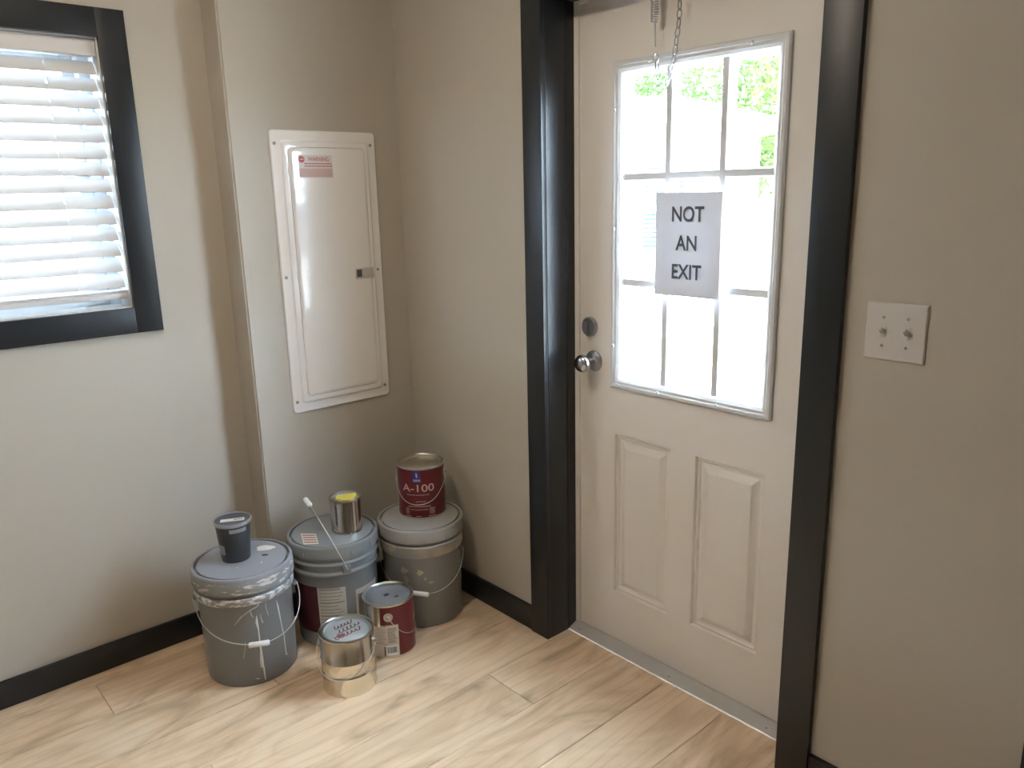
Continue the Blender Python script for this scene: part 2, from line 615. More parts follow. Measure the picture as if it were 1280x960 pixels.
# white frame edge the slab closes against
for y0, y1 in ((YJ0 + 0.019, YJ0 - 0.018), (YJ1 - 0.019, YJ1 + 0.012)):
    kid(boxo('door_stop', (XD - 0.0055, TH - 0.002, y0, y1, 0.0005, HD + 0.019), M_DOOR, bev=0.001), t1)
kid(boxo('door_stop', (XD - 0.0055, TH - 0.002, YJ0 - 0.018, YJ1 + 0.012, HD - 0.008, HD + 0.019), M_DOOR, bev=0.001), t1)
# casing of the next doorway beyond the switch
t3 = tag(empty('trim_3', (0, (D2Y0 + D2Y1) / 2, 0)), kind='structure')
kid(boxo('casing_board', (-T, 0, D2Y0, D2Y0 + 0.084, 0.0005, HD + 0.08), M_TRIM, bev=0.0015), t3)
kid(boxo('casing_board', (-T, 0, D2Y1, D2Y1 - 0.084, 0.0005, HD + 0.08), M_TRIM, bev=0.0015), t3)
kid(boxo('casing_board', (-T, 0, D2Y0 - 0.0003, D2Y1 + 0.0003, HD, HD + 0.08), M_TRIM, bev=0.0015), t3)
d2 = tag(empty('door_2', (XD, (D2Y0 + D2Y1) / 2, 0.02)), kind='structure')
bm = bmesh.new()
for y0, y1, z0, z1 in ((D2Y0, D2Y0 - 0.09, 0.02, HD), (D2Y1 + 0.09, D2Y1, 0.02, HD), (D2Y0 - 0.09, D2Y1 + 0.09, 0.02, 0.24), (D2Y0 - 0.09, D2Y1 + 0.09, HD - 0.09, HD)):
    box(bm, XD, XD + 0.044, y1, y0, z0, z1)
kid(finish('door_frame', bm, M_DOOR, None, 0), d2)
kid(boxo('door_panel', (XD + 0.008, XD + 0.036, D2Y0 - 0.0902, D2Y1 + 0.0902, 0.2402, HD - 0.0902), M_DOOR), d2)
kid(boxo('sill', (0, TH, D2Y0, D2Y1, 0.0005, 0.019), M_ALU), d2)

# threshold
bm = bmesh.new()
pts = [(XD - 0.042, 0.0005), (XD - 0.042, 0.004), (XD - 0.018, 0.013), (XD - 0.002, 0.020), (TH + 0.03, 0.020), (TH + 0.03, 0.0005)]
ring = [[bm.verts.new((x, y, z)) for x, z in pts] for y in (YJ0, YJ1)]
bm.faces.new(ring[0])
bm.faces.new(ring[1][::-1])
for i in range(len(pts)):
    j = (i + 1) % len(pts)
    bm.faces.new((ring[0][i], ring[0][j], ring[1][j], ring[1][i]))
th = tag(finish('trim_4', bm, M_ALU, None, 0), kind='structure')
for y in (-0.80, -1.18, -1.515):
    bm = bmesh.new()
    bmesh.ops.create_uvsphere(bm, u_segments=10, v_segments=6, radius=0.004, matrix=Matrix.Translation((XD - 0.028, y, 0.009)) @ Matrix.Diagonal((1, 1, 0.5, 1)))
    finish('screw', bm, M_SCREW, th)

# ------------------------------------------------------------------ door
SY0, SY1, SZ0, SZ1 = -0.7805, -1.594, 0.0225, HD - 0.010   # slab
door = tag(empty('door_1', (XD, (SY0 + SY1) / 2, SZ0)), kind='structure')
dl = door.location.copy()
GY0, GY1, GZ0, GZ1 = -0.956, -1.437, 0.922, 1.808          # glass
FY0, FY1, FZ0, FZ1 = -0.914, -1.463, 0.887, 1.832           # lite frame outer
PAN = [((-0.928, -1.144), (0.196, 0.735)), ((-1.231, -1.454), (0.199, 0.735))]


def rect_ring(bm, x, ys, zs):
    return [bm.verts.new((x, y, z)) for y, z in ((ys[0], zs[0]), (ys[1], zs[0]), (ys[1], zs[1]), (ys[0], zs[1]))]


def bridge(bm, a, b):
    for i in range(4):
        j = (i + 1) % 4
        bm.faces.new((a[i], a[j], b[j], b[i]))


# slab: room face as a grid with holes at the panels and the lite
bm = bmesh.new()
ycuts = sorted({SY0, SY1, FY0 - 0.012, FY1 + 0.012, *[v for p in PAN for v in p[0]]}, reverse=True)
zcuts = sorted({SZ0, SZ1, FZ0 + 0.012, FZ1 - 0.012, *[v for p in PAN for v in p[1]]})
holes = [((FY0 - 0.012, FY1 + 0.012), (FZ0 + 0.012, FZ1 - 0.012))] + PAN
for x in (XD, XD + 0.044):
    hs = holes if x == XD else holes[:1]
    for i in range(len(ycuts) - 1):
        for k in range(len(zcuts) - 1):
            cy, cz = (ycuts[i] + ycuts[i + 1]) / 2, (zcuts[k] + zcuts[k + 1]) / 2
            if any(h[0][1] < cy < h[0][0] and h[1][0] < cz < h[1][1] for h in hs):
                continue
            bm.faces.new(rect_ring(bm, x, (ycuts[i], ycuts[i + 1]), (zcuts[k], zcuts[k + 1])))
bridge(bm, rect_ring(bm, XD, (SY0, SY1), (SZ0, SZ1)), rect_ring(bm, XD + 0.044, (SY0, SY1), (SZ0, SZ1)))
bridge(bm, rect_ring(bm, XD, *holes[0]), rect_ring(bm, XD + 0.044, *holes[0]))
bmesh.ops.remove_doubles(bm, verts=bm.verts[:], dist=1e-5)
slab = finish('slab', bm, M_DOOR, None, 0)
kid(slab, door)
# embossed panels: groove down, then raised field
for ys, zs in PAN:
    bm = bmesh.new()

    def ins(d):
        return (ys[0] - d, ys[1] + d), (zs[0] + d, zs[1] - d)
    steps = [(0, 0), (0.004, 0.008), (0.010, 0.0055), (0.015, 0.0115), (0.022, 0.0120), (0.040, 0.0020), (0.0435, 0.0012)]
    prev = None
    for d, x in steps:
        r = rect_ring(bm, XD + x, *ins(d))
        if prev:
            bridge(bm, prev, r)
        prev = r
    bm.faces.new(prev)
    kid(finish('door_panel', bm, M_DOOR, None, 0), door)


def frame(name, x0, x1, ys, zs, wd, m, parent, prof=None):
    """mitred rectangular frame with a rounded-over profile; prof: list of (inset, x)"""
    bm = bmesh.new()
    prof = prof or [(0, x0), (0, x1), (wd, x1), (wd, x0)]
    rings = [rect_ring(bm, x, (ys[0] - d, ys[1] + d), (zs[0] + d, zs[1] - d)) for d, x in prof]
    for a, b in zip(rings, rings[1:]):
        bridge(bm, a, b)
    o = finish(name, bm, m, None, 25)
    if parent:
        kid(o, parent)
    return o


lf = frame('lite_frame', 0, 0, (FY0, FY1), (FZ0, FZ1), 0.04, M_VINYL, door,
           [(0, XD + 0.001), (0, XD - 0.008), (0.004, XD - 0.012), (0.012, XD - 0.013), (0.016, XD - 0.009), (0.022, XD - 0.009),
            (0.030, XD - 0.004), (0.036, XD + 0.006), (0.042, XD + 0.014), (0.042, XD + 0.022)])
frame('outer_lite_frame', 0, 0, (FY0, FY1), (FZ0, FZ1), 0.04, M_VINYL, door,
      [(0, XD + 0.043), (0, XD + 0.054), (0.012, XD + 0.057), (0.036, XD + 0.046), (0.042, XD + 0.034), (0.042, XD + 0.024)])
MV, MH = (-1.106, -1.280), (1.214, 1.516)


def bar(name, axis, c, a0, a1, x0, wd, hgt, parent):
    """muntin: moulded bar standing hgt proud of x0 towards the room (negative = outwards)"""
    bm = bmesh.new()
    pr = [(-wd / 2, 0), (-wd / 2, 0.6), (-wd * 0.40, 0.92), (-wd * 0.32, 1), (wd * 0.32, 1), (wd * 0.40, 0.92), (wd / 2, 0.6), (wd / 2, 0)]
    rr = []
    for e in (a0, a1):
        rr.append([bm.verts.new((x0 - hgt * h, c + t, e) if axis == 'v' else (x0 - hgt * h, e, c + t)) for t, h in pr])
    for i in range(len(pr)):
        j = (i + 1) % len(pr)
        bm.faces.new((rr[0][i], rr[0][j], rr[1][j], rr[1][i]))
    bm.faces.new(rr[0])
    bm.faces.new(rr[1][::-1])
    kid(finish(name, bm, M_VINYL, None, 30), parent)


for y in MV:
    bar('muntin', 'v', y, GZ0 - 0.004, GZ1 + 0.004, XD + 0.0185, 0.024, 0.0155, door)
    bar('outer_muntin', 'v', y, GZ0 - 0.004, GZ1 + 0.004, XD + 0.0275, 0.024, -0.0155, door)
for z in MH:
    bar('muntin', 'h', z, GY0 + 0.004, GY1 - 0.004, XD + 0.0186, 0.024, 0.0145, door)
    bar('outer_muntin', 'h', z, GY0 + 0.004, GY1 - 0.004, XD + 0.0274, 0.024, -0.0145, door)
ye = [GY0 + 0.006, *MV, GY1 - 0.006]
ze = [GZ0 - 0.006, *MH, GZ1 + 0.006]
for i in range(3):
    for k in range(3):
        kid(boxo('pane', (XD + 0.0205, XD + 0.0255, ye[i] - 0.0005, ye[i + 1] + 0.0005, ze[k] + 0.0005, ze[k + 1] - 0.0005), M_GLASS), door)
# screw plugs round the lite frame
plugs = [(-0.945, FZ0 + .013), (-1.10, FZ0 + .013), (-1.30, FZ0 + .013), (-1.05, FZ1 - .013), (-1.36, FZ1 - .013)] + \
    [(FY0 - .013, z) for z in (1.02, 1.37, 1.70)]
for y, z in plugs:
    bm = bmesh.new()
    lathe(bm, [(0, 0.003), (0.004, 0.0028), (0.0055, 0.001), (0.0055, 0)], 12)
    bmesh.ops.transform(bm, matrix=Matrix.Translation((XD - 0.0125, y, z)) @ Matrix.Rotation(-pi / 2, 4, 'Y'), verts=bm.verts[:])
    kid(finish('screw_plug', bm, M_VINYL), door)


def turned(name, prof, loc, m, parent, seg=36):
    """lathe profile (r, distance from the door) pointing into the room"""
    bm = bmesh.new()
    lathe(bm, prof, seg)
    bmesh.ops.transform(bm, matrix=Matrix.Translation(loc) @ Matrix.Rotation(-pi / 2, 4, 'Y'), verts=bm.verts[:])
    return kid(finish(name, bm, m, None, 50), parent)


KY, KZ = -0.840, 0.958
kn = turned('knob', [(0, 0), (0.0125, 0.006), (0.0115, 0.030), (0.014, 0.036), (0.024, 0.042), (0.0275, 0.052), (0.0275, 0.060), (0.023, 0.068), (0.012, 0.0715), (0, 0.072)], (XD, KY, KZ), M_CHROME, door)
turned('knob_rose', [(0.0335, 0.0005), (0.0335, 0.004), (0.030, 0.008), (0.018, 0.0115), (0, 0.012)], (XD, KY, KZ), M_SATIN, door)
turned('deadbolt_rose', [(0.031, 0.0005), (0.031, 0.007), (0.027, 0.012), (0, 0.0125)], (XD, -0.8235, 1.066), M_SATIN, door)
kid(boxo('deadbolt_thumbturn', (XD - 0.027, XD - 0.012, -0.8265, -0.8175, 1.046, 1.086), M_SATIN, bev=0.003), door)

# ------------------------------------------------------------------ window in the left wall
win = tag(empty('window_1', ((WX0 + WX1) / 2, D, WZ0)), kind='structure')


def frame_y(name, y0, y1, xs, zs, wd, m, parent, bev=0.0):
    bm = bmesh.new()
    x0, x1 = xs
    z0, z1 = zs
    box(bm, x0, x0 + wd, y0, y1, z0, z1, bev)
    box(bm, x1 - wd, x1, y0, y1, z0, z1, bev)
    box(bm, x0 + wd, x1 - wd, y0, y1, z0, z0 + wd, bev)
    box(bm, x0 + wd, x1 - wd, y0, y1, z1 - wd, z1, bev)
    return kid(finish(name, bm, m, None, 30), parent)


frame_y('window_frame', D + 0.10, D + 0.17, (WX0, WX1), (WZ0, WZ1), 0.035, M_VINYL, win, 0.002)
frame_y('sash', D + 0.115, D + 0.14, (WX0 + 0.036, WX1 - 0.036), (WZ0 + 0.036, WZ0 + 0.395), 0.035, M_VINYL, win, 0.002)
frame_y('sash', D + 0.141, D + 0.166, (WX0 + 0.036, WX1 - 0.036), (WZ0 + 0.362, WZ1 - 0.036), 0.035, M_VINYL, win, 0.002)
kid(boxo('pane', (WX0 + 0.072, WX1 - 0.072, D + 0.125, D + 0.129, WZ0 + 0.072, WZ0 + 0.359), M_GLASS), win)
kid(boxo('pane', (WX0 + 0.072, WX1 - 0.072, D + 0.151, D + 0.155, WZ0 + 0.398, WZ1 - 0.072), M_GLASS), win)
# dark lining of the opening and flat casing
CW = 0.078
t2 = tag(empty('trim_2', ((WX0 + WX1) / 2, D, WZ0)), kind='structure')
for b in ((WX0 - CW, WX0, WZ0 - CW, WZ1 + CW), (WX1, WX1 + CW, WZ0 - CW, WZ1 + CW), (WX0 + 0.0002, WX1 - 0.0002, WZ1, WZ1 + CW), (WX0 + 0.0002, WX1 - 0.0002, WZ0 - CW, WZ0)):
    kid(boxo('casing_board', (b[0], b[1], D - T, D, b[2], b[3]), M_TRIM, bev=0.0015), t2)
JT = 0.004
for b in ((WX0, WX0 + JT, WZ0, WZ1), (WX1 - JT, WX1, WZ0, WZ1), (WX0 + JT, WX1 - JT, WZ1 - JT, WZ1), (WX0 + JT, WX1 - JT, WZ0, WZ0 + JT)):
    kid(boxo('lining_board', (b[0], b[1], D, D + 0.099, b[2], b[3]), M_VINYL), t2)

# blind
BX0, BX1 = WX0 + 0.006, WX1 - 0.006
BY = D + 0.040
blind = empty('window_blind', ((BX0 + BX1) / 2, BY, WZ1 - JT))
tag(blind, 'white horizontal slat blind hanging in the dark-trimmed window', 'blind')
kid(boxo('headrail', (BX0, BX1, BY - 0.022, BY + 0.024, WZ1 - 0.048, WZ1 - JT - 0.001), M_VAL, bev=0.002), blind)
kid(boxo('valance', (BX0 - 0.001, BX1 + 0.001, BY - 0.032, BY - 0.0225, WZ1 - 0.050, WZ1 - JT - 0.001), M_VAL, bev=0.002), blind)
SW, PITCHS, TILT = 0.050, 0.0477, rad(50)
hole_x = (-1.080, -1.40, -1.72)
bm = bmesh.new()
hx = sorted([h - (BX0 + BX1) / 2 for h in hole_x])
xc = [(BX0 - BX1) / 2]
for h in hx:
    xc += [h - 0.0025, h + 0.0025]
xc.append((BX1 - BX0) / 2)
NS = 6
grid = []
for x in xc:
    col_ = []
    for i in range(NS + 1):
        t = i / NS - 0.5
        yy, zz = t * SW, -0.0035 * (1 - (2 * t) ** 2) * -1
        # room-side edge down
        col_.append((x, yy * cos(TILT) + zz * -sin(TILT), yy * sin(TILT) + zz * cos(TILT)))
    grid.append(col_)
thick_grid(bm, grid, lambda i, k: Vector((0, sin(TILT), -cos(TILT))) * 0.0026, [(i, k) for i in range(1, len(xc) - 1, 2) for k in (2, 3)])
slat_me = bpy.data.meshes.new('slat')
bmesh.ops.recalc_face_normals(bm, faces=bm.faces[:])
bm.to_mesh(slat_me)
bm.free()
slat_me.materials.append(M_SLAT)
for p in slat_me.polygons:
    p.use_smooth = True
slat_me.set_sharp_from_angle(angle=rad(40))
z = WZ1 - 0.078
zlast = z
while z > 1.236:
    o = bpy.data.objects.new('slat', slat_me)
    COL.objects.link(o)
    o.parent = blind
    o.location = (0, 0, z - blind.location.z)
    zlast = z
    z -= PITCHS
# two slats gathered on the bottom rail, then the rail
kid(boxo('slat', (BX0, BX1, BY - 0.024, BY + 0.024, 1.2105, 1.2135), M_SLAT), blind)
kid(boxo('slat', (BX0, BX1, BY - 0.023, BY + 0.025, 1.2065, 1.2095), M_SLAT), blind)
kid(boxo('bottom_rail', (BX0, BX1, BY - 0.025, BY + 0.025, 1.189, 1.206), M_VAL, bev=0.003), blind)
for h in hole_x:
    for dy in (-0.018, 0.018):
        kid(tubeo('ladder_cord', [(h, BY + dy, WZ1 - 0.05), (h, BY + dy, 1.19)], 0.0009, M_CORD, None, 6), blind)
    kid(tubeo('lift_cord', [(h, BY, WZ1 - 0.05), (h, BY, 1.19)], 0.0010, M_CORD, None, 6), blind)

# ------------------------------------------------------------------ ceiling light
cl = empty('ceiling_light_offscreen', (-1.30, -1.0, H))
tag(cl, 'round flush ceiling light with a warm white dome', 'lamp')
latheo('base', [(0, -0.001), (0.17, -0.001), (0.17, -0.022), (0.155, -0.026), (0, -0.026)], M_VINYL, cl)
latheo('diffuser_offscreen', [(0.15, -0.0265), (0.145, -0.045), (0.11, -0.068), (0.06, -0.080), (0, -0.084)], M_LAMP, cl)

# ------------------------------------------------------------------ electrical panel
PX0, PX1, PZ0, PZ1 = -0.500, -0.106, 0.748, 1.695
ep = empty('electrical_panel', ((PX0 + PX1) / 2, 0, PZ0))
tag(ep, 'white enamelled breaker panel with a hinged door on the projecting wall', 'electrical panel')


def rounded(x0, x1, z0, z1, r, n=5):
    pts = []
    for cx, cz, a in ((x1 - r, z0 + r, -pi / 2), (x1 - r, z1 - r, 0), (x0 + r, z1 - r, pi / 2), (x0 + r, z0 + r, pi)):
        for i in range(n + 1):
            t = a + pi / 2 * i / n
            pts.append((cx + r * cos(t), cz + r * sin(t)))
    return pts


def rr_stack(name, layers, m, parent, cap=True, smooth=28):
    """layers: (x0,x1,z0,z1,radius,y) nested rounded rectangles skinned together"""
    bm = bmesh.new()
    prev = None
    for x0, x1, z0, z1, r, y in layers:
        ring = [bm.verts.new((x, y, zz)) for x, zz in rounded(x0, x1, z0, z1, r)]
        if prev:
            for i in range(len(ring)):
                j = (i + 1) % len(ring)
                bm.faces.new((prev[i], prev[j], ring[j], ring[i]))
        prev = ring
    if cap:
        bm.faces.new(prev)
    return kid(finish(name, bm, m, None, smooth), parent)


def lay(d, r, y):
    return (PX0 + d, PX1 - d, PZ0 + d, PZ1 - d, r, y)


rr_stack('cover', [lay(0, 0.012, -0.0005), lay(0, 0.012, -0.004), lay(0.003, 0.012, -0.0075), lay(0.030, 0.012, -0.0085), lay(0.034, 0.012, -0.0100),
                   lay(0.037, 0.012, -0.0135), lay(0.040, 0.012, -0.0140), lay(0.054, 0.012, -0.0140), lay(0.0545, 0.012, -0.0110)], M_PANEL, ep)
DX0, DX1, DZ0, DZ1 = PX0 + 0.0565, PX1 - 0.0505, PZ0 + 0.056, PZ1 - 0.056
pd = rr_stack('panel_door', [(DX0, DX1, DZ0, DZ1, 0.014, -0.0115), (DX0, DX1, DZ0, DZ1, 0.014, -0.0150), (DX0 + .004, DX1 - .004, DZ0 + .004, DZ1 - .004, 0.012, -0.0172),
                             (DX0 + .012, DX1 - .012, DZ0 + .012, DZ1 - .012, 0.010, -0.0176)], M_PANEL, ep)
for z in (1.564, 1.223, 0.875):
    kid(tubeo('hinge', [(DX0 - 0.001, -0.0165, z - 0.013), (DX0 - 0.001, -0.0165, z + 0.013)], 0.0035, M_PANEL, None, 10), ep)
lt = boxo('latch', (-0.226, -0.150, -0.0195, -0.0178, 1.193, 1.231), M_PLATE, bev=0.0008)
kid(lt, ep)
kid(boxo('latch_grip', (-0.221, -0.200, -0.0205, -0.0196, 1.200, 1.226), M_DARK), ep)
kid(boxo('latch_bezel', (-0.196, -0.153, -0.0203, -0.0196, 1.199, 1.226), M_WLABEL, bev=0.0003), ep)
for x in (-0.485, -0.127):
    for z in (1.652, 1.220, 0.788):
        bm = bmesh.new()
        lathe(bm, [(0.0055, 0), (0.005, 0.002), (0, 0.003)], 14)
        bmesh.ops.transform(bm, matrix=Matrix.Translation((x, -0.0083, z)) @ Matrix.Rotation(pi / 2, 4, 'X'), verts=bm.verts[:])
        kid(finish('screw', bm, M_SCREW), ep)
wl = boxo('warning_label', (-0.411, -0.286, -0.0180, -0.0177, 1.543, 1.616), mat('clear_warning_film', (0.72, 0.66, 0.62), 0.3))
kid(wl, ep)
MXZ = Matrix(((1, 0, 0, 0), (0, 0, -1, 0), (0, 1, 0, 0), (0, 0, 0, 1)))   # text plane -> facing -y
me = text_mesh('WARNING', 0.0185, 0.0002, sx=0.86)
me.transform(Matrix.Translation((-0.337, -0.0182, 1.6025)) @ MXZ)
kid(link('lettering', me, M_WARN, None, 0), ep)
bm = bmesh.new()
for z, a, b in ((1.5885, -0.390, -0.290), (1.5805, -0.390, -0.287)):
    x = a
    while x < b:
        l = random.uniform(0.006, 0.016)
        box(bm, x, min(x + l, b), -0.0183, -0.0181, z - 0.0016, z + 0.0016)
        x += l + 0.002
kid(tag(finish('small_print', bm, M_WARN, None, 0), kind='stuff'), ep)
kid(boxo('pink_block', (-0.409, -0.288, -0.0183, -0.0181, 1.546, 1.573), M_WPINK), ep)
bm = bmesh.new()
outline(bm, [(0.0105 * cos(2 * pi * i / 24), 0.0105 * sin(2 * pi * i / 24)) for i in range(24)], 0, 0.0002)
bmesh.ops.transform(bm, matrix=Matrix.Translation((-0.399, -0.0181, 1.602)) @ MXZ, verts=bm.verts[:])
kid(finish('warning_disc', bm, M_WARN, None, 0), ep)
bm = bmesh.new()
outline(bm, [(-0.008, -0.0018), (0.007, -0.0018), (0.007, 0.0022), (-0.004, 0.0022)], 0, 0.0002)
bmesh.ops.transform(bm, matrix=Matrix.Translation((-0.399, -0.0184, 1.602)) @ MXZ, verts=bm.verts[:])
kid(finish('warning_disc_mark', bm, M_WPINK, None, 0), ep)

# ------------------------------------------------------------------ light switch
SY, SZ = -1.807, 1.177
sw = empty('light_switch', (0, SY, SZ - 0.062))
tag(sw, 'white double toggle light switch plate beside the door casing', 'light switch')
bm = bmesh.new()
prev = None
for d, x in ((0, -0.0005), (0, -0.003), (0.003, -0.0058), (0.008, -0.0066)):
    r = rect_ring(bm, x, (SY + 0.0627 - d, SY - 0.0627 + d), (SZ - 0.0615 + d, SZ + 0.0615 - d))
    if prev:
        bridge(bm, prev, r)
    prev = r
bm.faces.new(prev)
kid(finish('cover_plate', bm, M_PLATE, None, 20), sw)
for y in (SY + 0.0248, SY - 0.0248):
    kid(boxo('toggle_collar', (-0.0074, -0.0064, y - 0.0055, y + 0.0055, SZ - 0.0125, SZ + 0.0125), M_PLATE, bev=0.0004), sw)
    bm = bmesh.new()
    box(bm, -0.0225, -0.0070, -0.0042, 0.0042, -0.005, 0.005, 0.0014)
    for v in bm.verts:      # tapered lever, tipped up
        k = (-0.007 - v.co.x) / 0.0155
        v.co.z = v.co.z * (1 - 0.25 * k) + 0.0095 * k
        v.co.y *= (1 - 0.15 * k)
    for v in bm.verts:
        v.co += Vector((0, y, SZ))
    kid(finish('toggle', bm, M_TOGGLE, None, 40), sw)
    for z in (SZ + 0.0302, SZ - 0.0302):
        bm = bmesh.new()
        lathe(bm, [(0.0034, 0), (0.003, 0.0010), (0, 0.0014)], 12)
        bmesh.ops.transform(bm, matrix=Matrix.Translation((-0.0064, y, z)) @ Matrix.Rotation(-pi / 2, 4, 'Y'), verts=bm.verts[:])
        kid(finish('screw', bm, M_SCREW), sw)

# ------------------------------------------------------------------ paper sign on the door
SGX = XD - 0.0145
sg = empty('paper_sign', (SGX, -1.190, 1.190))
tag(sg, 'white paper sign reading NOT AN EXIT taped over the door glass', 'sign')
bm = bmesh.new()
NU, NV = 14, 18
grid = []
for i in range(NU + 1):
    c = []
    for k in range(NV + 1):
        u, v = i / NU - 0.5, k / NV - 0.5
        # the sheet lies on the muntins and sinks slightly between them
        yw = -u * 0.2145
        sag = 0.0030 * max(0, 1 - (u / 0.36) ** 2) * (0.6 + 0.4 * cos(v * 3))
        c.append((sag - 0.0008 * sin(5 * v + 3 * u), yw, (v + 0.5) * 0.281))
    grid.append(c)
thick_grid(bm, grid, lambda i, k: Vector((0.0006, 0, 0)))
finish('sheet', bm, M_PAPER, sg, 0)
MYZ = Matrix(((0, 0, -1, 0), (-1, 0, 0, 0), (0, 1, 0, 0), (0, 0, 0, 1)))   # text plane -> facing -x
for word, zz in (('NOT', 0.221), ('AN', 0.144), ('EXIT', 0.066)):
    me = text_mesh(word, 0.056, 0.0011, sx=0.86)
    me.transform(Matrix.Translation((-0.0018, 0.0, zz)) @ MYZ)
    link('lettering', me, M_INK, sg, 0)

# ------------------------------------------------------------------ spring chain on the door head
ch = empty('door_chain', (XD - 0.030, -1.15, 1.75))
tag(ch, 'steel spring chain looped down from the door head in front of the glass', 'chain')
cx0 = XD - 0.034


def rel(p):
    return Vector(p) - ch.location


sy, ztop = -1.082, HD - 0.001
pts = []
turns = 17
for i in range(turns * 10 + 1):
    a = 2 * pi * i / 10
    pts.append(rel((cx0 + 0.0100 * cos(a), sy + 0.0100 * sin(a), 1.908 + (ztop - 0.004 - 1.908) * i / (turns * 10))))
tubeo('spring', pts, 0.0017, M_STEEL, ch, 6)
tubeo('rod', [rel((cx0, sy, 1.914)), rel((cx0, sy - 0.002, 1.86)), rel((cx0, sy - 0.004, 1.845))], 0.0022, M_STEEL, ch, 8)


def link_ring(bm, c, t, n, a=0.0130, b=0.0068, r=0.0014):
    """oval chain link centred on c, long axis t, lying in the plane of t and n"""
    pts = [c + t * (a * cos(2 * pi * i / 14)) + n * (b * sin(2 * pi * i / 14)) for i in range(14)]
    tube(bm, pts, r, 5, True)


path = [Vector((cx0, -1.163, ztop - 0.004)), Vector((cx0, -1.160, 1.90)), Vector((cx0, -1.150, 1.83)), Vector((cx0, -1.140, 1.775)),
        Vector((cx0, -1.122, 1.748)), Vector((cx0, -1.103, 1.752)), Vector((cx0, -1.093, 1.79)), Vector((cx0, sy - 0.004, 1.842))]
bm = bmesh.new()
d = 0.0
step = 0.0215
seglen = [(b - a).length for a, b in zip(path, path[1:])]
n_l = int(sum(seglen) / step)
for i in range(n_l):
    s = (i + 0.5) * step
    k = 0
    while s > seglen[k]:
        s -= seglen[k]
        k += 1
    t = (path[k + 1] - path[k]).normalized()
    c = path[k] + t * s
    n = Vector((1, 0, 0)) if i % 2 else t.cross(Vector((1, 0, 0)))
    link_ring(bm, rel(c), t, n)
tag(finish('chain_links', bm, M_STEEL, ch, 60), kind='stuff')
boxo('hook_plate', (cx0 - 0.01 - ch.location.x, cx0 + 0.01 - ch.location.x, -1.175 - ch.location.y, -1.070 - ch.location.y, ztop - 0.0035 - ch.location.z, ztop - ch.location.z), M_STEEL, ch)

# ------------------------------------------------------------------ paint buckets and cans


def bail(root, zc, E, out, L, r_ear, droop, wire=0.0016, grip=None, m=M_WIRE, R_clear=0.0, base_r=None, gm=M_GRIP):
    """wire handle: hinge axis angle E, loop swings towards angle out with elevation droop"""
    e = Vector((cos(E), sin(E), 0))
    dvec = Vector((cos(out) * cos(droop), sin(out) * cos(droop), sin(droop)))
    pts = []
    N = 28
    for i in range(N + 1):
        t = pi * i / N
        p = Vector((0, 0, zc)) + e * (r_ear * cos(t)) + dvec * (L * sin(t) ** 0.9)
        if R_clear:
            rr = math.hypot(p.x, p.y)
            if rr < R_clear:
                p.x *= R_clear / rr
                p.y *= R_clear / rr
        pts.append(p)
    tubeo('bail', pts, wire, m, root, 8)
    if grip:
        a = pts[N // 2 - 2]
        b = pts[N // 2 + 2]
        mid = pts[N // 2]
        dr = (b - a).normalized()
        gl = grip / 2
        g0, g1 = mid - dr * gl, mid + dr * gl
        tubeo('grip', [g0, g0 + dr * 0.003, mid, g1 - dr * 0.003, g1], [0.0060, 0.0088, 0.0084, 0.0088, 0.0060], gm, root, 14)
    return pts


LIDD = 0.0012     # lid disc lies this far below the rim


def pail(name, loc, mats, lid_style, rt_=0.153, rb=0.135, h=0.370):
    root = empty(name, loc)
    mb, ml, mband = mats
    rim = rt_ - 0.006

    def rr(z):
        return rb + (rim - 0.003 - rb) * z / h
    prof = [(0, 0.004), (rb - 0.012, 0.004), (rb - 0.008, 0), (rb - 0.002, 0.0008), (rb, 0.006), (rr(0.16), 0.16), (rr(0.268), 0.268)]
    body = prof + [(rr(0.268) + 0.001, 0.270)]
    body += [(rr(0.29) + 0.001, 0.300), (rr(0.3), 0.33), (rr(0.34), 0.345)]
    latheo('body', body, mb, root, 64, 30)
    if lid_style == 'smear':
        latheo('rim_band', [(rr(.27), 0.279), (rt_ - 0.004, 0.280), (rt_ - 0.003, 0.283), (rt_ - 0.003, 0.300), (rt_ - 0.006, 0.303), (rr(.3), 0.303)], mband, root, 64)
        skirt0 = 0.318
    elif lid_style == 'ribs':
        for z0, z1 in ((0.266, 0.276), (0.302, 0.309)):
            latheo('rib', [(rr(z0), z0 - .001), (rt_ - 0.003, z0), (rt_ - 0.0005, z0 + .002), (rt_ - 0.0005, z1 - .002), (rt_ - 0.003, z1), (rr(z1), z1 + .003)], mb, root, 64)
        skirt0 = 0.333
    else:
        latheo('rim_band', [(rr(.27), 0.268), (rt_ - 0.008, 0.268), (rt_ - 0.005, 0.274), (rt_ - 0.005, 0.303), (rt_ - 0.002, 0.306), (rt_ - 0.002, 0.3095), (rt_ - .005, 0.312), (rr(.3), 0.312)], mband, root, 64)
        skirt0 = 0.326
    # lid: skirt, rounded rim, channel, flat disc
    rs = rt_ - (0.0 if lid_style == 'smear' else 0.0035)
    latheo('lid', [(rim - 0.005, skirt0), (rs - 0.001, skirt0), (rs, skirt0 + 0.003), (rs, skirt0 + 0.0175), (rt_, skirt0 + 0.018), (rt_, h - 0.006), (rt_ - 0.002, h - 0.0015), (rt_ - 0.005, h), (rt_ - 0.009, h), (rt_ - 0.0100, h - 0.0008),
                   (rt_ - 0.0102, h - 0.016), (rt_ - 0.0176, h - 0.016), (rt_ - 0.0178, h - 0.0020), (rt_ - 0.0185, h - LIDD), (rt_ - 0.022, h - LIDD), (0, h - LIDD)], ml, root, 72, 20)
    return root, rr, skirt0


LIDZ = 0.370 - LIDD

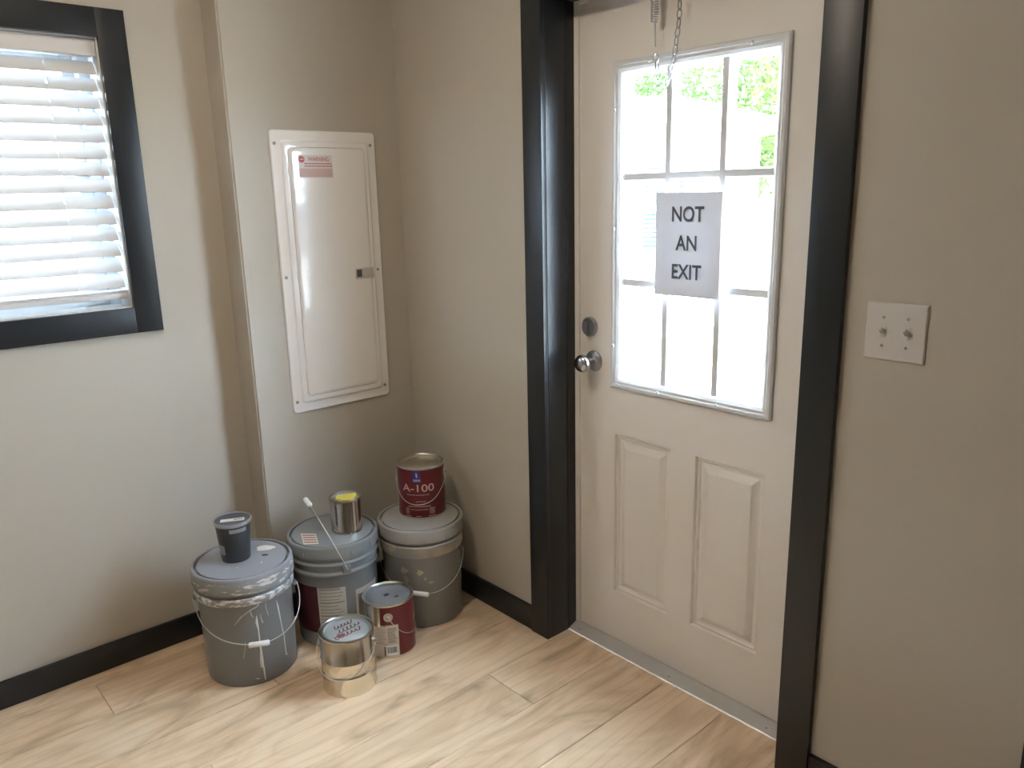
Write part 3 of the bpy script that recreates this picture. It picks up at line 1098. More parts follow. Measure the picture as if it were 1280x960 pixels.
def skirt_tabs(root, R, z0, cuts, m, gap=0.007):
    """lower skirt of a lid as tabs with open slots between them"""
    for a0, a1 in zip(cuts, cuts[1:] + [cuts[0] + 2 * pi]):
        patcho('lid_tab', R - 0.0033, a0 + gap, a1 - gap, z0, z0 + 0.0185, m, root, 0.0033)


# --- left bucket, smeared and dripped with white paint
LC = (-0.8058, -0.1839)
b1, rr1, sk1 = pail('paint_bucket', (*LC, 0.0), (M_BKT1, M_LID1, M_SMEAR), 'smear', 0.1545, 0.1385, 0.3705)
tag(b1, 'grey five-gallon bucket with white paint drips and a smeared rim', 'bucket', 'five-gallon buckets in the corner')
latheo('skirt_smear', [(0.1546, 0.3185), (0.1552, 0.320), (0.1552, 0.356), (0.1546, 0.3575)], M_SKIRT, b1, 64)
EA = -0.454
for s in (0, pi):
    bm = bmesh.new()
    lathe(bm, [(0, 0.012), (0.008, 0.010), (0.011, 0.004), (0.011, -0.006)], 16)
    bmesh.ops.transform(bm, matrix=Matrix.Rotation(EA + s, 4, 'Z') @ Matrix.Translation((0.1475, 0, 0.262)) @ Matrix.Rotation(pi / 2, 4, 'Y'), verts=bm.verts[:])
    finish('ear', bm, M_BKT1, b1, 50)
bail(b1, 0.262, EA, -1.80, 0.195, 0.160, -0.60, 0.0017, 0.062, R_clear=0.152)
# paint drips on the side facing the room
camang = math.atan2(CAM.y - LC[1], CAM.x - LC[0])


def drip(root, rf, pts, w, m, name='paint_drip'):
    """flattened run of paint on the bucket wall; pts = (angle, z), w = half widths"""
    bm = bmesh.new()
    rows = []
    for (a, z), ww in zip(pts, w):
        R = rf(z) + 0.0004
        rows.append([bm.verts.new(((R + hgt) * cos(a + t * ww / R), (R + hgt) * sin(a + t * ww / R), z)) for t, hgt in ((-1, 0), (-0.5, 0.0012), (0.5, 0.0012), (1, 0))])
    for p, q in zip(rows, rows[1:]):
        for i in range(3):
            bm.faces.new((p[i], p[i + 1], q[i + 1], q[i]))
        bm.faces.new((p[3], p[0], q[0], q[3]))
    bm.faces.new(rows[0])
    bm.faces.new(rows[-1][::-1])
    return finish(name, bm, m, root, 50)


def la(px):      # bucket angle for a horizontal position across the left bucket, -1..1
    return camang + math.asin(max(-0.98, min(0.98, px)))


drip(b1, rr1, [(la(.16), .238), (la(.15), .215), (la(.17), .19), (la(.17), .15), (la(.175), .12), (la(.17), .085), (la(.17), .06), (la(.20), .055), (la(.21), .012)], [.001, .004, .002, .0025, .003, .006, .006, .003, .002], M_WPAINT)
drip(b1, rr1, [(la(.60), .262), (la(.62), .24), (la(.66), .18), (la(.70), .13), (la(.715), .065), (la(.73), .058)], [.001, .0035, .002, .002, .002, .004], M_WPAINT)
drip(b1, rr1, [(la(.24), .240), (la(.25), .22), (la(.27), .208)], [.001, .0025, .003], M_GPAINT)
drip(b1, rr1, [(la(.36), .272), (la(.37), .25), (la(.40), .226)], [.0015, .002, .002], M_GPAINT)
drip(b1, rr1, [(la(.04), .262), (la(.05), .25), (la(.08), .236)], [.001, .0022, .002], M_GPAINT)
drip(b1, rr1, [(la(.22), .276), (la(.20), .270), (la(.12), .264), (la(.02), .258), (la(-.14), .244), (la(-.30), .218)], [.003, .006, .007, .003, .003, .001], M_GPAINT, 'paint_smear')
drip(b1, rr1, [(la(-.12), .16), (la(-.15), .13), (la(-.2), .10)], [.0008, .0012, .0008], M_GPAINT, 'paint_smear')
drip(b1, rr1, [(la(.02), .0245), (la(.08), .021)], [.004, .004], M_WPAINT, 'paint_smear')
# white dried blob, spatter, dark disc in place of a hole on the lid
LZ1 = 0.3705 - LIDD
for (x, y, rx, ry, hh, m, nm) in ((0.088, 0.022, .030, .020, .003, M_WPAINT, 'dried_paint'), (0.065, -0.026, .011, .007, .0006, M_DARK, 'dark_hole_disc'),
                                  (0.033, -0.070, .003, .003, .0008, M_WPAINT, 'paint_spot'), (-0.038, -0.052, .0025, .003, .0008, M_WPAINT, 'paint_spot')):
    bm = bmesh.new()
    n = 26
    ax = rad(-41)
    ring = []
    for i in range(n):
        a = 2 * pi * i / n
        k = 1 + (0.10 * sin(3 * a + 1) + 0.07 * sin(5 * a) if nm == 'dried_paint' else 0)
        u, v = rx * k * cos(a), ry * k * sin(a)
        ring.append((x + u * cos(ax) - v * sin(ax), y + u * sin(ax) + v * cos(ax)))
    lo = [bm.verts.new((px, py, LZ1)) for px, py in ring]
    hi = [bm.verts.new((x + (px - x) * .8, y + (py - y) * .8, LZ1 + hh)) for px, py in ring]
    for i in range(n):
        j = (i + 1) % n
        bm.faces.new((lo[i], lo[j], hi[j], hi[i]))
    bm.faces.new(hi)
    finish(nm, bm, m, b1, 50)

# --- middle bucket with paper labels, handle raised
MC = (-0.4862, -0.1890)
b2, rr2, sk2 = pail('paint_bucket', (*MC, 0.0), (M_BKT2, M_BKT2, M_BKT2), 'ribs', 0.1535, 0.1365, 0.370)
tag(b2, 'ribbed blue-grey bucket with paper side labels and its handle standing up', 'bucket', 'five-gallon buckets in the corner')
cm2 = math.atan2(CAM.y - MC[1], CAM.x - MC[0])


def lm(px):
    return cm2 + math.asin(max(-0.98, min(0.98, px)))


def strips(root, rf, a0, a1, zs, m, th=0.0011, ragged=True):
    bm = bmesh.new()
    for z, hgt in zs:
        e = a0 + (a1 - a0) * (random.uniform(0.7, 1.0) if ragged else 1.0)
        patch(bm, (rf(z), rf(z + hgt)), a0, e, z, z + hgt, th)
    return tag(finish('small_print', bm, m, root, 0), kind='stuff')


def lab(name, root, rf, a0, a1, z0, z1, m, th=0.0006):
    return patcho(name, (rf(z0), rf(z1)), a0, a1, z0, z1, m, root, th)


lab('paper_label', b2, rr2, lm(-.46), lm(.19), 0.045, 0.222, M_WLABEL)
strips(b2, rr2, lm(-.42), lm(.15), [(0.215 - 0.012 * i, 0.0022 if i % 4 else 0.004) for i in range(14)], M_PRINT)
lab('maroon_label', b2, rr2, lm(-.46) - 1.0, lm(-.465), 0.055, 0.226, M_MAROON)
lab('paper_label', b2, rr2, lm(.42), lm(.42) + 0.75, 0.060, 0.200, M_CREAM)
lab('label_picture', b2, rr2, lm(.47), lm(.47) + 0.55, 0.075, 0.180, M_PRINT, 0.0010)
E2 = -1.815
for s in (0, pi):
    bm = bmesh.new()
    box(bm, -0.013, 0.013, -0.0135, 0.0135, -0.002, 0.010, 0.002)
    bmesh.ops.transform(bm, matrix=Matrix.Rotation(E2 + s, 4, 'Z') @ Matrix.Translation((0.1485, 0, 0.289)) @ Matrix.Rotation(pi / 2, 4, 'Y'), verts=bm.verts[:])
    finish('ear', bm, M_BKT2, b2, 50)
bail(b2, 0.292, E2, E2 - pi / 2, 0.208, 0.163, 1.20, 0.0017, 0.062)
# notches round the lid skirt
skirt_tabs(b2, 0.1535, sk2, [cm2 + rad(-70) + i * rad(30) for i in range(12)], M_BKT2)
# sticker on the lid
bm = bmesh.new()
q = [(-0.128, -0.038), (-0.090, -0.070), (-0.058, 0.010), (-0.094, 0.048)]
outline(bm, q, LIDZ + 0.0002, LIDZ + 0.0008)
st = finish('lid_sticker', bm, M_CREAM, b2, 0)
bm = bmesh.new()
for k in range(4):
    f0, f1 = 0.12 + k * 0.22, 0.22 + k * 0.22
    p = [Vector(a).lerp(Vector(b), f) for f in (f0, f1) for a, b in ((q[0], q[3]), (q[1], q[2]))]
    p = [x.lerp((p[0] + p[1] + p[2] + p[3]) / 4, 0.12) for x in p]
    outline(bm, [p[0][:], p[1][:], p[3][:], p[2][:]], LIDZ + 0.0009, LIDZ + 0.0011)
finish('sticker_print', bm, M_SCRIB, b2, 0)

# --- right bucket
RC = (-0.1963, -0.2980)
b3, rr3, sk3 = pail('paint_bucket', (*RC, 0.0), (M_BKT3, M_LID3, M_TANB), 'band', 0.1527, 0.1345, 0.3705)
tag(b3, 'warm grey bucket with a tan paint band under a red gallon can', 'bucket', 'five-gallon buckets in the corner')
E3 = -0.977
for s in (0, pi):
    bm = bmesh.new()
    lathe(bm, [(0, 0.011), (0.008, 0.009), (0.010, 0.004), (0.010, -0.006)], 16)
    bmesh.ops.transform(bm, matrix=Matrix.Rotation(E3 + s, 4, 'Z') @ Matrix.Translation((0.1455, 0, 0.258)) @ Matrix.Rotation(pi / 2, 4, 'Y'), verts=bm.verts[:])
    finish('ear', bm, M_BKT3, b3, 50)
bail(b3, 0.258, E3, -2.26, 0.196, 0.157, -0.60, 0.0013, 0.062, R_clear=0.149)
cm3 = math.atan2(CAM.y - RC[1], CAM.x - RC[0])
skirt_tabs(b3, 0.1527, sk3, [cm3 - rad(75) + i * rad(27) for i in range(7)], M_LID3)
for (a, z, w_, h_) in ((-0.5, .22, .016, .012), (-.46, .185, .010, .016), (-0.1, .215, .013, .010), (0.18, .175, .012, .006), (0.02, .19, .006, .005)):
    drip(b3, rr3, [(cm3 + a, z + h_), (cm3 + a + .03, z), (cm3 + a, z - h_)], [w_ * .3, w_, w_ * .4], M_TANB, 'paint_smear')


def can(name, loc, R, h, body_m, lid_m, rim_m=M_TIND, ears=None, beads=()):
    root = empty(name, loc)
    prof = [(0, 0.003), (R - 0.005, 0.003), (R - 0.004, 0.0), (R + 0.0008, 0.0), (R + 0.0012, 0.003), (R, 0.006)]
    for z in beads:
        prof += [(R, z - 0.003), (R + 0.0016, z - 0.001), (R + 0.0016, z + 0.001), (R, z + 0.003)]
    prof += [(R, h - 0.008), (R - 0.0005, h - 0.007)]
    latheo('body', prof, body_m, root, 64, 40)
    k = R / 0.083
    latheo('rim', [(R, h - 0.0075), (R + 0.0014, h - 0.006), (R + 0.0016, h - 0.002), (R + 0.0004, h), (R - 0.002, h), (R - 0.0045 * k, h - 0.003), (R - 0.009 * k, h - 0.003), (R - 0.010 * k, h - 0.005)], rim_m, root, 64, 40)
    latheo('lid', [(R - 0.0095 * k, h - 0.0045), (R - 0.011 * k, h - 0.0025), (R - 0.014 * k, h - 0.0025), (R - 0.0165 * k, h - 0.008), (R - 0.0195 * k, h - 0.0085), (R - 0.022 * k, h - 0.0065), (0, h - 0.0065)], lid_m, root, 64, 40)
    if ears:
        E, ze = ears
        for s in (0, pi):
            bm = bmesh.new()
            lathe(bm, [(0, 0.0085), (0.004, 0.008), (0.006, 0.0055), (0.0055, 0.0022), (0.010, 0.0014), (0.0125, 0.0028), (0.0150, 0.0022), (0.0155, -0.004)], 22)
            bmesh.ops.transform(bm, matrix=Matrix.Rotation(E + s, 4, 'Z') @ Matrix.Translation((R + 0.0005, 0, ze)) @ Matrix.Rotation(pi / 2, 4, 'Y'), verts=bm.verts[:])
            finish('ear', bm, M_TIND, root, 50)
    return root


def red_label(root, R, phi, h):
    """dark red wrap label with emblem, product number and small print"""
    Rl = R + 0.0002
    z0, z1 = 0.007, h - 0.009
    half = rad(86)
    bm = bmesh.new()
    patch(bm, Rl, phi - half, phi + half, z0, z1)
    patch(bm, Rl, phi - half - rad(40), phi - half, h * 0.63, z1)
    finish('red_label', bm, M_RED, root, 40)
    cr = patcho('text_label', Rl, phi - half - rad(57), phi - half - rad(0.5), z0, h * 0.60, M_CREAM, root)
    a0, a1 = phi - half - rad(54), phi - half - rad(4)
    bm = bmesh.new()
    for i in range(9):
        z = h * 0.56 - i * 0.0062
        patch(bm, Rl + 0.0006, a0 + rad(random.uniform(0, 4)), a0 + (a1 - a0) * random.uniform(.38, .5), z, z + 0.0016, 0.0003)
        patch(bm, Rl + 0.0006, a0 + (a1 - a0) * 0.58, a0 + (a1 - a0) * random.uniform(.88, 1), z - .001, z + 0.0024, 0.0003)
    patch(bm, Rl + 0.0006, a0, a0 + (a1 - a0) * .55, 0.054, 0.0556, 0.0003)
    tag(finish('small_print', bm, M_PRINT, root, 0), kind='stuff')
    patcho('barcode_box', Rl + 0.0006, a0 + (a1 - a0) * 0.50, a1, 0.012, 0.048, M_GRIP, root, 0.0003)
    bm = bmesh.new()
    x = 0.0
    while x < 1:
        l = random.choice((0.02, 0.03, 0.05))
        s = a0 + (a1 - a0) * (0.54 + 0.42 * x)
        patch(bm, Rl + 0.0009, s, s + (a1 - a0) * .42 * l, 0.021, 0.043, 0.0003, 2)
        x += l + random.choice((0.02, 0.03, 0.04))
    patch(bm, Rl + 0.0006, a0 + (a1 - a0) * 0.39, a0 + (a1 - a0) * 0.44, 0.009, 0.044, 0.0003)
    tag(finish('barcode', bm, M_DARK, root, 0), kind='stuff')
    # front print
    Rp = Rl + 0.0007
    link('lettering', wrap(text_mesh('A-100', 0.0385, 0.0003, sx=1.25), Rp + 0.0007, phi, h * 0.605), M_PINK, root, 0)
    patcho('emblem', Rp, phi - 0.165 - 0.03, phi + 0.165 - 0.03, h * 0.735, h * 0.945, M_BLUE, root, 0.0003)
    patcho('emblem_band', Rp + 0.0003, phi - 0.150 - 0.03, phi + 0.150 - 0.03, h * 0.742, h * 0.785, M_LBLUE, root, 0.0003)
    bm = bmesh.new()
    for (u, v, w_, h_) in ((-.010, .865, .030, .012), (.0, .84, .075, .022), (.012, .82, .05, .016), (-.008, .895, .018, .012)):
        patch(bm, Rp + 0.0003, phi - 0.03 + u - w_ / 2, phi - 0.03 + u + w_ / 2, h * v, h * v + h_ * 0.45, 0.0003, 2)
    finish('emblem_mark', bm, M_PINK, root, 0)
    bm = bmesh.new()

    def run(u0, u1, z, t):
        a = u0
        while a < u1:
            l = random.uniform(0.05, 0.14)
            patch(bm, Rp, phi + a, phi + min(a + l, u1), z, z + t, 0.0003, 2)
            a += l + 0.018
    run(-.50, .46, h * .475, .0018)
    run(-.10, .30, h * .345, .0018)
    run(-.46, .52, h * .245, .0030)
    run(-.38, .42, h * .185, .0022)
    for i in range(4):
        run(-.60, -.42, h * .20 - i * .006, .0026)
        run(.46, .70, h * .20 - i * .006, .0026)
    run(-.62, -.34, h * .055, .0022)
    run(.42, .70, h * .055, .0022)
    run(-.12, .10, h * .055, .0022)
    tag(finish('front_print', bm, M_PINK, root, 0), kind='stuff')


# --- red gallon can on the right bucket
LZ3 = 0.3705 - LIDD
GH, GR = 0.190, 0.083
ca = can('gallon_paint_can', (-0.1640, -0.2700, LZ3), GR, GH, M_TIN, mat('tan_tin_lid', (0.52, 0.47, 0.38), 0.38, 0.8), ears=(-0.803, 0.150))
tag(ca, 'red gallon paint can labelled A-100 standing on a bucket lid', 'paint can', 'gallon paint cans')
red_label(ca, GR, rad(-134), GH)
bail(ca, 0.150, -0.803, -0.803 - pi / 2, 0.120, GR + 0.006, rad(-52), 0.0011, None, R_clear=GR + 0.0028)

# --- red gallon can on the floor, turned to its back label
cb = can('gallon_paint_can', (-0.4215, -0.4140, 0), 0.0835, 0.193, M_TIN, mat('grey_painted_lid', (0.33, 0.35, 0.38), 0.35, 0.5), M_TINLID, ears=(-2.164, 0.150))
tag(cb, 'red gallon paint can on the floor showing its back text and barcode', 'paint can', 'gallon paint cans')
red_label(cb, 0.0835, rad(-16), 0.193)
bail(cb, 0.150, -2.164, -2.164 + pi / 2, 0.100, 0.090, rad(-58), 0.0011, None, R_clear=0.0872)
LDZ = 0.193 - 0.0065
boxo('lid_sticker', (-0.012, 0.004, -0.004, 0.010, LDZ + .0002, LDZ + .001), M_DARK, cb)
bm = bmesh.new()
bmesh.ops.create_uvsphere(bm, u_segments=14, v_segments=8, radius=0.009, matrix=Matrix.Translation((0.016, -0.028, LDZ)) @ Matrix.Diagonal((1, .7, .12, 1)))
finish('paint_dab', bm, M_GREENP, cb)

# --- plain tin gallon can in front
cs = can('gallon_paint_can', (-0.6302, -0.5015, 0), 0.0825, 0.1885, M_TIN, mat('scribbled_tin_lid', (0.50, 0.55, 0.57), 0.35, 0.55), M_TIND, ears=(-0.75, 0.146), beads=(0.060, 0.105))
tag(cs, 'plain shiny tin gallon can with red handwriting on its lid', 'paint can', 'gallon paint cans')
bail(cs, 0.146, -0.75, -2.45, 0.122, 0.0905, -0.77, 0.0014, None, R_clear=0.0855)
LSZ = 0.1885 - 0.0065
# handwriting: two lines of joined loops running towards the upper right of the lid
ex = Vector((cos(rad(2)), sin(rad(2)), 0))
ey = Vector((-sin(rad(2)), cos(rad(2)), 0))


def scribble(x0, x1, y, amp, n, slant, seed):
    rnd = random.Random(seed)
    pts = []
    N = n * 12
    ph = rnd.uniform(0, 6)
    am = [amp * rnd.uniform(.5, 1.25) for _ in range(n + 2)]
    for i in range(N + 1):
        t = i / 12
        k = int(t)
        a_ = am[k] + (am[k + 1] - am[k]) * (t - k)
        yy = a_ * sin(2 * pi * t + ph)
        xx = x0 + (x1 - x0) * i / N + 0.0035 * cos(2 * pi * t + ph) + slant * yy
        pts.append(ex * xx + ey * (y + yy) + Vector((0, 0, LSZ + 0.0004)))
    return pts


for i, (p, wd) in enumerate(((scribble(-.052, .034, -.022, .010, 6, .35, 3), .0022), (scribble(-.030, .052, .004, .009, 6, .4, 5), .0018), (scribble(-.022, .036, .030, .009, 5, .5, 8), .0020))):
    bm = bmesh.new()
    tube(bm, p, wd, 6)
    for v in bm.verts:
        v.co.z = LSZ + 0.0004 + (v.co.z - LSZ - 0.0004) * 0.2
    finish('handwriting', bm, M_SCRIB, cs, 60)
bm = bmesh.new()
bmesh.ops.create_uvsphere(bm, u_segments=18, v_segments=8, radius=0.013, matrix=Matrix.Translation((-0.030, -0.018, LSZ + .0002)) @ Matrix.Diagonal((1.2, .7, .04, 1)))
finish('marker_blot', bm, M_SCRIB, cs)

# --- quart tin on the middle bucket
QZ = LIDZ
cq = can('quart_paint_can', (-0.4440, -0.2150, QZ), 0.0523, 0.1205, mat('mirror_tin', (0.66, 0.64, 0.61), 0.14, 1.0), M_TINLID, M_TIND)
tag(cq, 'small shiny quart can with dried yellow paint on its lid', 'paint can')
bm = bmesh.new()
n = 30
pts = []
for i in range(n):
    a = 2 * pi * i / n
    k = 1 + 0.13 * sin(3 * a + .6) + 0.08 * sin(7 * a)
    pts.append((0.006 + 0.036 * k * cos(a), -0.004 + 0.030 * k * sin(a)))
outline(bm, pts, 0.1205 - 0.0064, 0.1205 - 0.0040)
finish('yellow_paint', bm, M_YELLOW, cq, 0)
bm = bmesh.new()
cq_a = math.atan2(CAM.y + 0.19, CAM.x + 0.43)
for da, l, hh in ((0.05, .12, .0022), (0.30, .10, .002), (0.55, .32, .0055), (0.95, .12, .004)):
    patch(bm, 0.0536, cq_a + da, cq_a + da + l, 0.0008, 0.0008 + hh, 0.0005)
finish('dark_foot_marks', bm, M_DARK, cq, 0)  # dark dashes round the foot of the can

# --- charcoal plastic tub on the left bucket
tb = empty('plastic_tub', (-0.8150, -0.1640, LZ1))
tag(tb, 'charcoal lidded plastic tub with a white strip label on top', 'tub')
latheo('body', [(0, 0.002), (0.038, 0.002), (0.040, 0), (0.0435, 0.001), (0.0445, 0.004), (0.0535, 0.120), (0.0545, 0.121), (0.0545, 0.126), (0.052, 0.127)], M_CUP, tb, 48)
latheo('lid_rim', [(0.0548, 0.122), (0.0572, 0.123), (0.0580, 0.126), (0.0580, 0.131), (0.0568, 0.1335), (0.0545, 0.1335), (0.0535, 0.131)], M_CUPRIM, tb, 48)
latheo('lid', [(0.0540, 0.1305), (0.051, 0.1285), (0, 0.1285)], M_CUPLID, tb, 48)
bm = bmesh.new()
box(bm, -0.036, 0.036, -0.011, 0.011, 0.1287, 0.1292)
sl_ = finish('strip_label', bm, M_GRIP, tb, 0)
sl_.rotation_euler = (0, 0, rad(-27))
bm = bmesh.new()
for i in range(5):
    box(bm, 0.004 + i * 0.0055, 0.008 + i * 0.0055, -0.004, 0.004, 0.1293, 0.1295)
pr_ = finish('strip_label_print', bm, M_PRINT, tb, 0)
pr_.rotation_euler = (0, 0, rad(-27))
ct = math.atan2(CAM.y + 0.14, CAM.x + 0.805)
patcho('side_sticker', (0.0463, 0.0488), ct - 1.25, ct - 0.72, 0.028, 0.060, M_CUPRIM, tb)
patcho('rim_tab_highlight', (0.0530, 0.0538), ct - 0.25, ct + 0.75, 0.104, 0.116, M_CUPRIM, tb, 0.0012)  # lid tab with its highlight put into the lighter grey

# ------------------------------------------------------------------ outdoors
gnd = tag(boxo('ground', (-25, 60, -40, 60, -0.5, -0.2), M_GROUND), kind='structure')
tag(boxo('doorstep', (TH + 0.001, 1.5, -3.4, -0.3, -0.2, -0.03), mat('pale_concrete', (0.55, 0.54, 0.52), 0.9)), 'pale concrete step outside the door', 'step')

tag(boxo('added_porch_floor', (XL, TH + 0.4, D + TH + 0.001, D + TH + 2.6, -0.2, -0.03), mat('added_porch_grey', (0.20, 0.19, 0.18), 0.8)), 'grey porch floor, added unseen outside the blind window to cut bounce', 'porch')  # unseen dark floor added to lower light bounced at the window

# unseen wall added to dim and tint light reaching the blind
tag(boxo('added_shade_wall', (-9, 1.6, 3.6, 3.8, -0.2, 2.40), mat('blue_grey_shade_wall', (0.34, 0.42, 0.47), 0.8)), kind='structure')

# shed
SB = Vector((6.7953, 2.6723, -0.2))
U = Vector((-0.78575, 0.61855, 0))
NRM = Vector((-0.61855, -0.78575, 0))
shed = empty('garden_shed', SB)
tag(shed, 'white garden shed with a pale hipped metal roof beyond the door', 'shed')
shed.rotation_euler = (0, 0, math.atan2(U.y, U.x))
# local axes: x along the wall away from its visible corner, y = away from the house
SLEN, SDEP, SEV = 4.6, 3.0, 2.29


def lbox(name, b, m, parent=shed, bev=0.0):
    return boxo(name, b, m, parent, bev)


yy = Vector((-U.y, U.x, 0))          # local +y in world
sgn = 1 if yy.dot(NRM) < 0 else -1   # depth direction
# walls with window opening in the front
WU0, WU1, WV0, WV1 = 0.832, 1.390, 0.954, 1.981
bm = bmesh.new()


def dbox(bm, x0, x1, d0, d1, z0, z1):
    box(bm, x0, x1, min(d0 * sgn, d1 * sgn), max(d0 * sgn, d1 * sgn), z0, z1)


dbox(bm, 0, WU0, 0, 0.1, 0, SEV)
dbox(bm, WU1, SLEN, 0, 0.1, 0, SEV)
dbox(bm, WU0, WU1, 0, 0.1, 0, WV0)
dbox(bm, WU0, WU1, 0, 0.1, WV1, SEV)
dbox(bm, 0, 0.1, 0.1, SDEP, 0, SEV)
dbox(bm, SLEN - 0.1, SLEN, 0.1, SDEP, 0, SEV)
dbox(bm, 0.1, SLEN - 0.1, SDEP - 0.1, SDEP, 0, SEV)
finish('shed_wall', bm, M_SHED, shed, 0)
bm = bmesh.new()
OV = 0.25
for b in ((-OV, SLEN + OV, -OV, -OV + 0.03), (-OV, SLEN + OV, SDEP + OV - 0.03, SDEP + OV), (-OV, -OV + 0.03, -OV + 0.03, SDEP + OV - 0.03), (SLEN + OV - 0.03, SLEN + OV, -OV + 0.03, SDEP + OV - 0.03)):
    dbox(bm, *b, SEV - 0.01, SEV + 0.095)
finish('fascia', bm, M_SHED, shed, 0)
bm = bmesh.new()
dbox(bm, -OV + 0.03, SLEN + OV - 0.03, -OV + 0.03, SDEP + OV - 0.03, SEV, SEV + 0.02)
finish('soffit', bm, M_SHED, shed, 0)
bm = bmesh.new()
ez, rz_ = SEV + 0.096, 2.66 + 0.2
RU = 0.55
ev = [bm.verts.new((x, y * sgn, ez)) for x, y in ((-OV - 0.02, -OV - 0.03), (SLEN + OV + 0.02, -OV - 0.03), (SLEN + OV + 0.02, SDEP + OV + 0.03), (-OV - 0.02, SDEP + OV + 0.03))]
rg = [bm.verts.new((x, SDEP / 2 * sgn, rz_)) for x in (RU, SLEN - RU)]
bm.faces.new((ev[0], ev[1], rg[1], rg[0]))
bm.faces.new((ev[2], ev[3], rg[0], rg[1]))
bm.faces.new((ev[3], ev[0], rg[0]))
bm.faces.new((ev[1], ev[2], rg[1]))
bm.faces.new(ev)
finish('roof', bm, M_ROOF, shed, 0)
bm = bmesh.new()
run_d = SDEP / 2 + OV + 0.03
x = -OV + 0.1
while x < SLEN + OV:
    f = 1.0
    if x < RU:
        f = (x + OV + 0.02) / (RU + OV + 0.02)
    elif x > SLEN - RU:
        f = (SLEN + OV + 0.02 - x) / (RU + OV + 0.02)
    if f > 0.05:
        tube(bm, [(x, (-OV - 0.032) * sgn, ez + 0.004), (x, (-OV - 0.03 + run_d * f) * sgn, ez + (rz_ - ez) * f + 0.004)], 0.012, 6)
    x += 0.18
tag(finish('roof_ribs', bm, M_ROOF, shed, 60), kind='stuff')
sw_ = [('upper', 1.50, WV1 - 0.02), ('lower', WV0 + 0.02, 1.435)]
bm = bmesh.new()
for b in ((WU0, WU0 + 0.03, WV0, WV1), (WU1 - 0.03, WU1, WV0, WV1), (WU0 + 0.03, WU1 - 0.03, WV0, WV0 + 0.025), (WU0 + 0.03, WU1 - 0.03, WV1 - 0.025, WV1), (WU0 + 0.03, WU1 - 0.03, 1.435, 1.50)):
    dbox(bm, b[0], b[1], -0.015, 0.06, b[2], b[3])
finish('window_frame', bm, M_VINYL, shed, 0)
bm = bmesh.new()
dbox(bm, WU0 + 0.03, WU1 - 0.03, 0.075, 0.08, WV0 + 0.02, WV1 - 0.02)
finish('window_backing', bm, M_SHADE, shed, 0)
slm = None
z = WV0 + 0.045
while z < WV1 - 0.03:
    if not (1.42 < z < 1.51):
        bm = bmesh.new()
        dbox(bm, WU0 + 0.032, WU1 - 0.032, 0.048, 0.056, z - 0.017, z + 0.017)
        finish('window_slat', bm, M_SHADE, shed, 0)
    z += 0.052
bm = bmesh.new()
dbox(bm, WU0 + 0.031, WU1 - 0.031, 0.030, 0.034, WV0 + 0.026, 1.434)
finish('pane', bm, M_DULLPANE, shed, 0)
bm = bmesh.new()
dbox(bm, WU0 + 0.031, WU1 - 0.031, 0.030, 0.034, 1.501, WV1 - 0.026)
finish('pane', bm, M_DULLPANE, shed, 0)

# fence far behind
fe = empty('board_fence', (16.3, 8.35, -0.2))
tag(fe, 'grey-blue board fence at the far edge of the yard', 'fence')
fe.rotation_euler = (0, 0, math.atan2(U.y, U.x))
bm = bmesh.new()
box(bm, -0.068, 0.068, -0.011, 0.011, 0, 1.34)
bme = bpy.data.meshes.new('board')
bm.to_mesh(bme)
bm.free()
bme.materials.append(M_FENCE)
for i in range(-44, 44):
    o = bpy.data.objects.new('board', bme)
    COL.objects.link(o)
    o.parent = fe
    o.location = (i * 0.14, 0, 0.01 * ((i * 7) % 3))
for z in (0.3, 1.05):
    boxo('rail', (-6.2, 6.2, 0.012, 0.05, z, z + 0.08), M_FENCE, fe)

# trees
import numpy as np


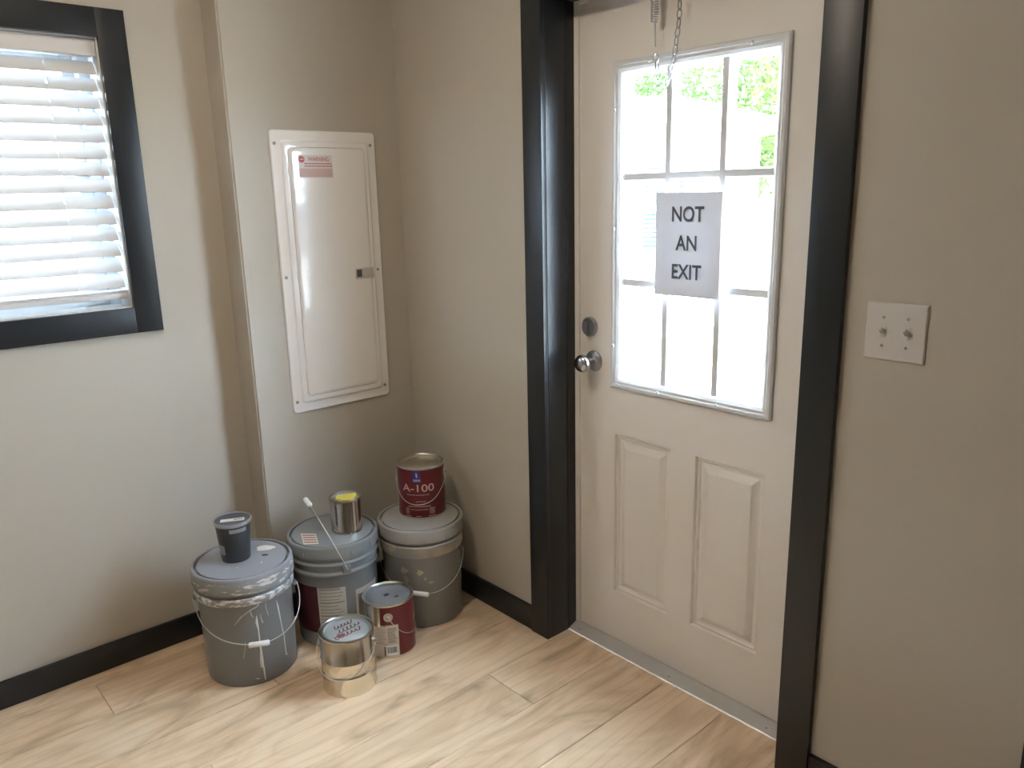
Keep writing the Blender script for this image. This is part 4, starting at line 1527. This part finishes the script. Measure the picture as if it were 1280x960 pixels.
def tree(loc, trunk_h, rx, rz, nleaf, size, m, label, seed):
    rng = np.random.default_rng(seed)
    t = empty('leafy_tree', loc)
    tag(t, label, 'tree', 'trees behind the shed')
    bm = bmesh.new()
    top = Vector((0, 0, trunk_h + rz * 0.9))
    tube(bm, [(0, 0, 0), (0.03, 0.02, trunk_h * .5), (0, 0.04, trunk_h), top], [.22, .18, .14, .05], 10)
    for i in range(9):
        a = i * 2.4
        s = Vector((0, 0.03, trunk_h * (0.75 + 0.05 * i)))
        e = s + Vector((cos(a) * rx * .75, sin(a) * rx * .75, rz * (0.25 + 0.1 * (i % 4))))
        tube(bm, [s, s.lerp(e, .5) + Vector((0, 0, .15)), e], [.08, .05, .02], 6)
    finish('trunk', bm, M_BARK, t, 60)
    # clusters of leaves spread through the crown
    nc = 70
    cen = []
    while len(cen) < nc:
        p = rng.uniform(-1, 1, 3)
        if 0.15 < (p ** 2).sum() < 1:
            cen.append(p)
    cen = np.array(cen) * np.array((rx, rx, rz)) + np.array((0, 0, trunk_h + rz * 0.75))
    c = cen[rng.integers(0, nc, nleaf)] + rng.normal(0, 1, (nleaf, 3)) * np.array((rx, rx, rz)) * 0.16
    a = rng.normal(0, 1, (nleaf, 3))
    a /= np.linalg.norm(a, axis=1)[:, None]
    b = np.cross(a, rng.normal(0, 1, (nleaf, 3)))
    b /= np.linalg.norm(b, axis=1)[:, None]
    s = (size * rng.uniform(.6, 1.2, nleaf))[:, None]
    v = np.stack([c - a * s, c + b * s * .5, c + a * s, c - b * s * .5], 1).reshape(-1, 3)
    me = bpy.data.meshes.new('foliage')
    me.from_pydata(v.tolist(), [], [tuple(range(4 * i, 4 * i + 4)) for i in range(nleaf)])
    f = link('foliage', me, m, t, 0)
    tag(f, kind='stuff')


tree((19.6, 16.0, -0.2), 2.0, 3.5, 3.4, 17000, 0.115, M_LEAF, 'broad green leafy tree behind the shed roof', 1)
tree((22.6, 8.3, -0.2), 1.6, 3.3, 3.4, 17000, 0.115, M_LEAF2, 'light green leafy tree standing just beyond the board fence', 2)
tree((29.0, 16.0, -0.2), 2.4, 4.2, 4.8, 17000, 0.15, M_LEAF, 'tall green tree far behind the other crowns', 3)

# ------------------------------------------------------------------ pieces of parts go one level deeper
NEST = {'lettering': ('sheet', 'red_label', 'warning_label'), 'emblem': ('red_label',), 'emblem_band': ('red_label',), 'emblem_mark': ('red_label',), 'front_print': ('red_label',),
        'barcode_box': ('text_label',), 'barcode': ('text_label',), 'small_print': ('text_label', 'paper_label', 'warning_label'), 'grip': ('bail',),
        'pink_block': ('warning_label',), 'warning_disc': ('warning_label',), 'warning_disc_mark': ('warning_label',), 'latch_grip': ('latch',), 'latch_bezel': ('latch',),
        'strip_label': ('lid',), 'strip_label_print': ('lid',), 'lid_sticker': ('lid',), 'sticker_print': ('lid',), 'lid_tab': ('lid',), 'dark_hole_disc': ('lid',),
        'dried_paint': ('lid',), 'paint_spot': ('lid',), 'handwriting': ('lid',), 'marker_blot': ('lid',), 'yellow_paint': ('lid',), 'paint_dab': ('lid',),
        'paint_drip': ('body',), 'paint_smear': ('body',), 'dark_foot_marks': ('body',), 'side_sticker': ('body',), 'rim_tab_highlight': ('lid_rim',), 'label_picture': ('body',),
        'window_slat': ('window_frame',), 'roof_ribs': ('roof',), 'knob_rose': ('knob',), 'deadbolt_thumbturn': ('deadbolt_rose',)}
for root in [o for o in bpy.data.objects if o.parent is None and o.type == 'EMPTY']:
    kids = list(root.children)
    first = {}
    for c in kids:
        first.setdefault(c.name.split('.')[0], c)
    for c in kids:
        for pn in NEST.get(c.name.split('.')[0], ()):
            if pn in first:
                p = first[pn]
                c.parent = p
                c.location = c.location - p.location
                break
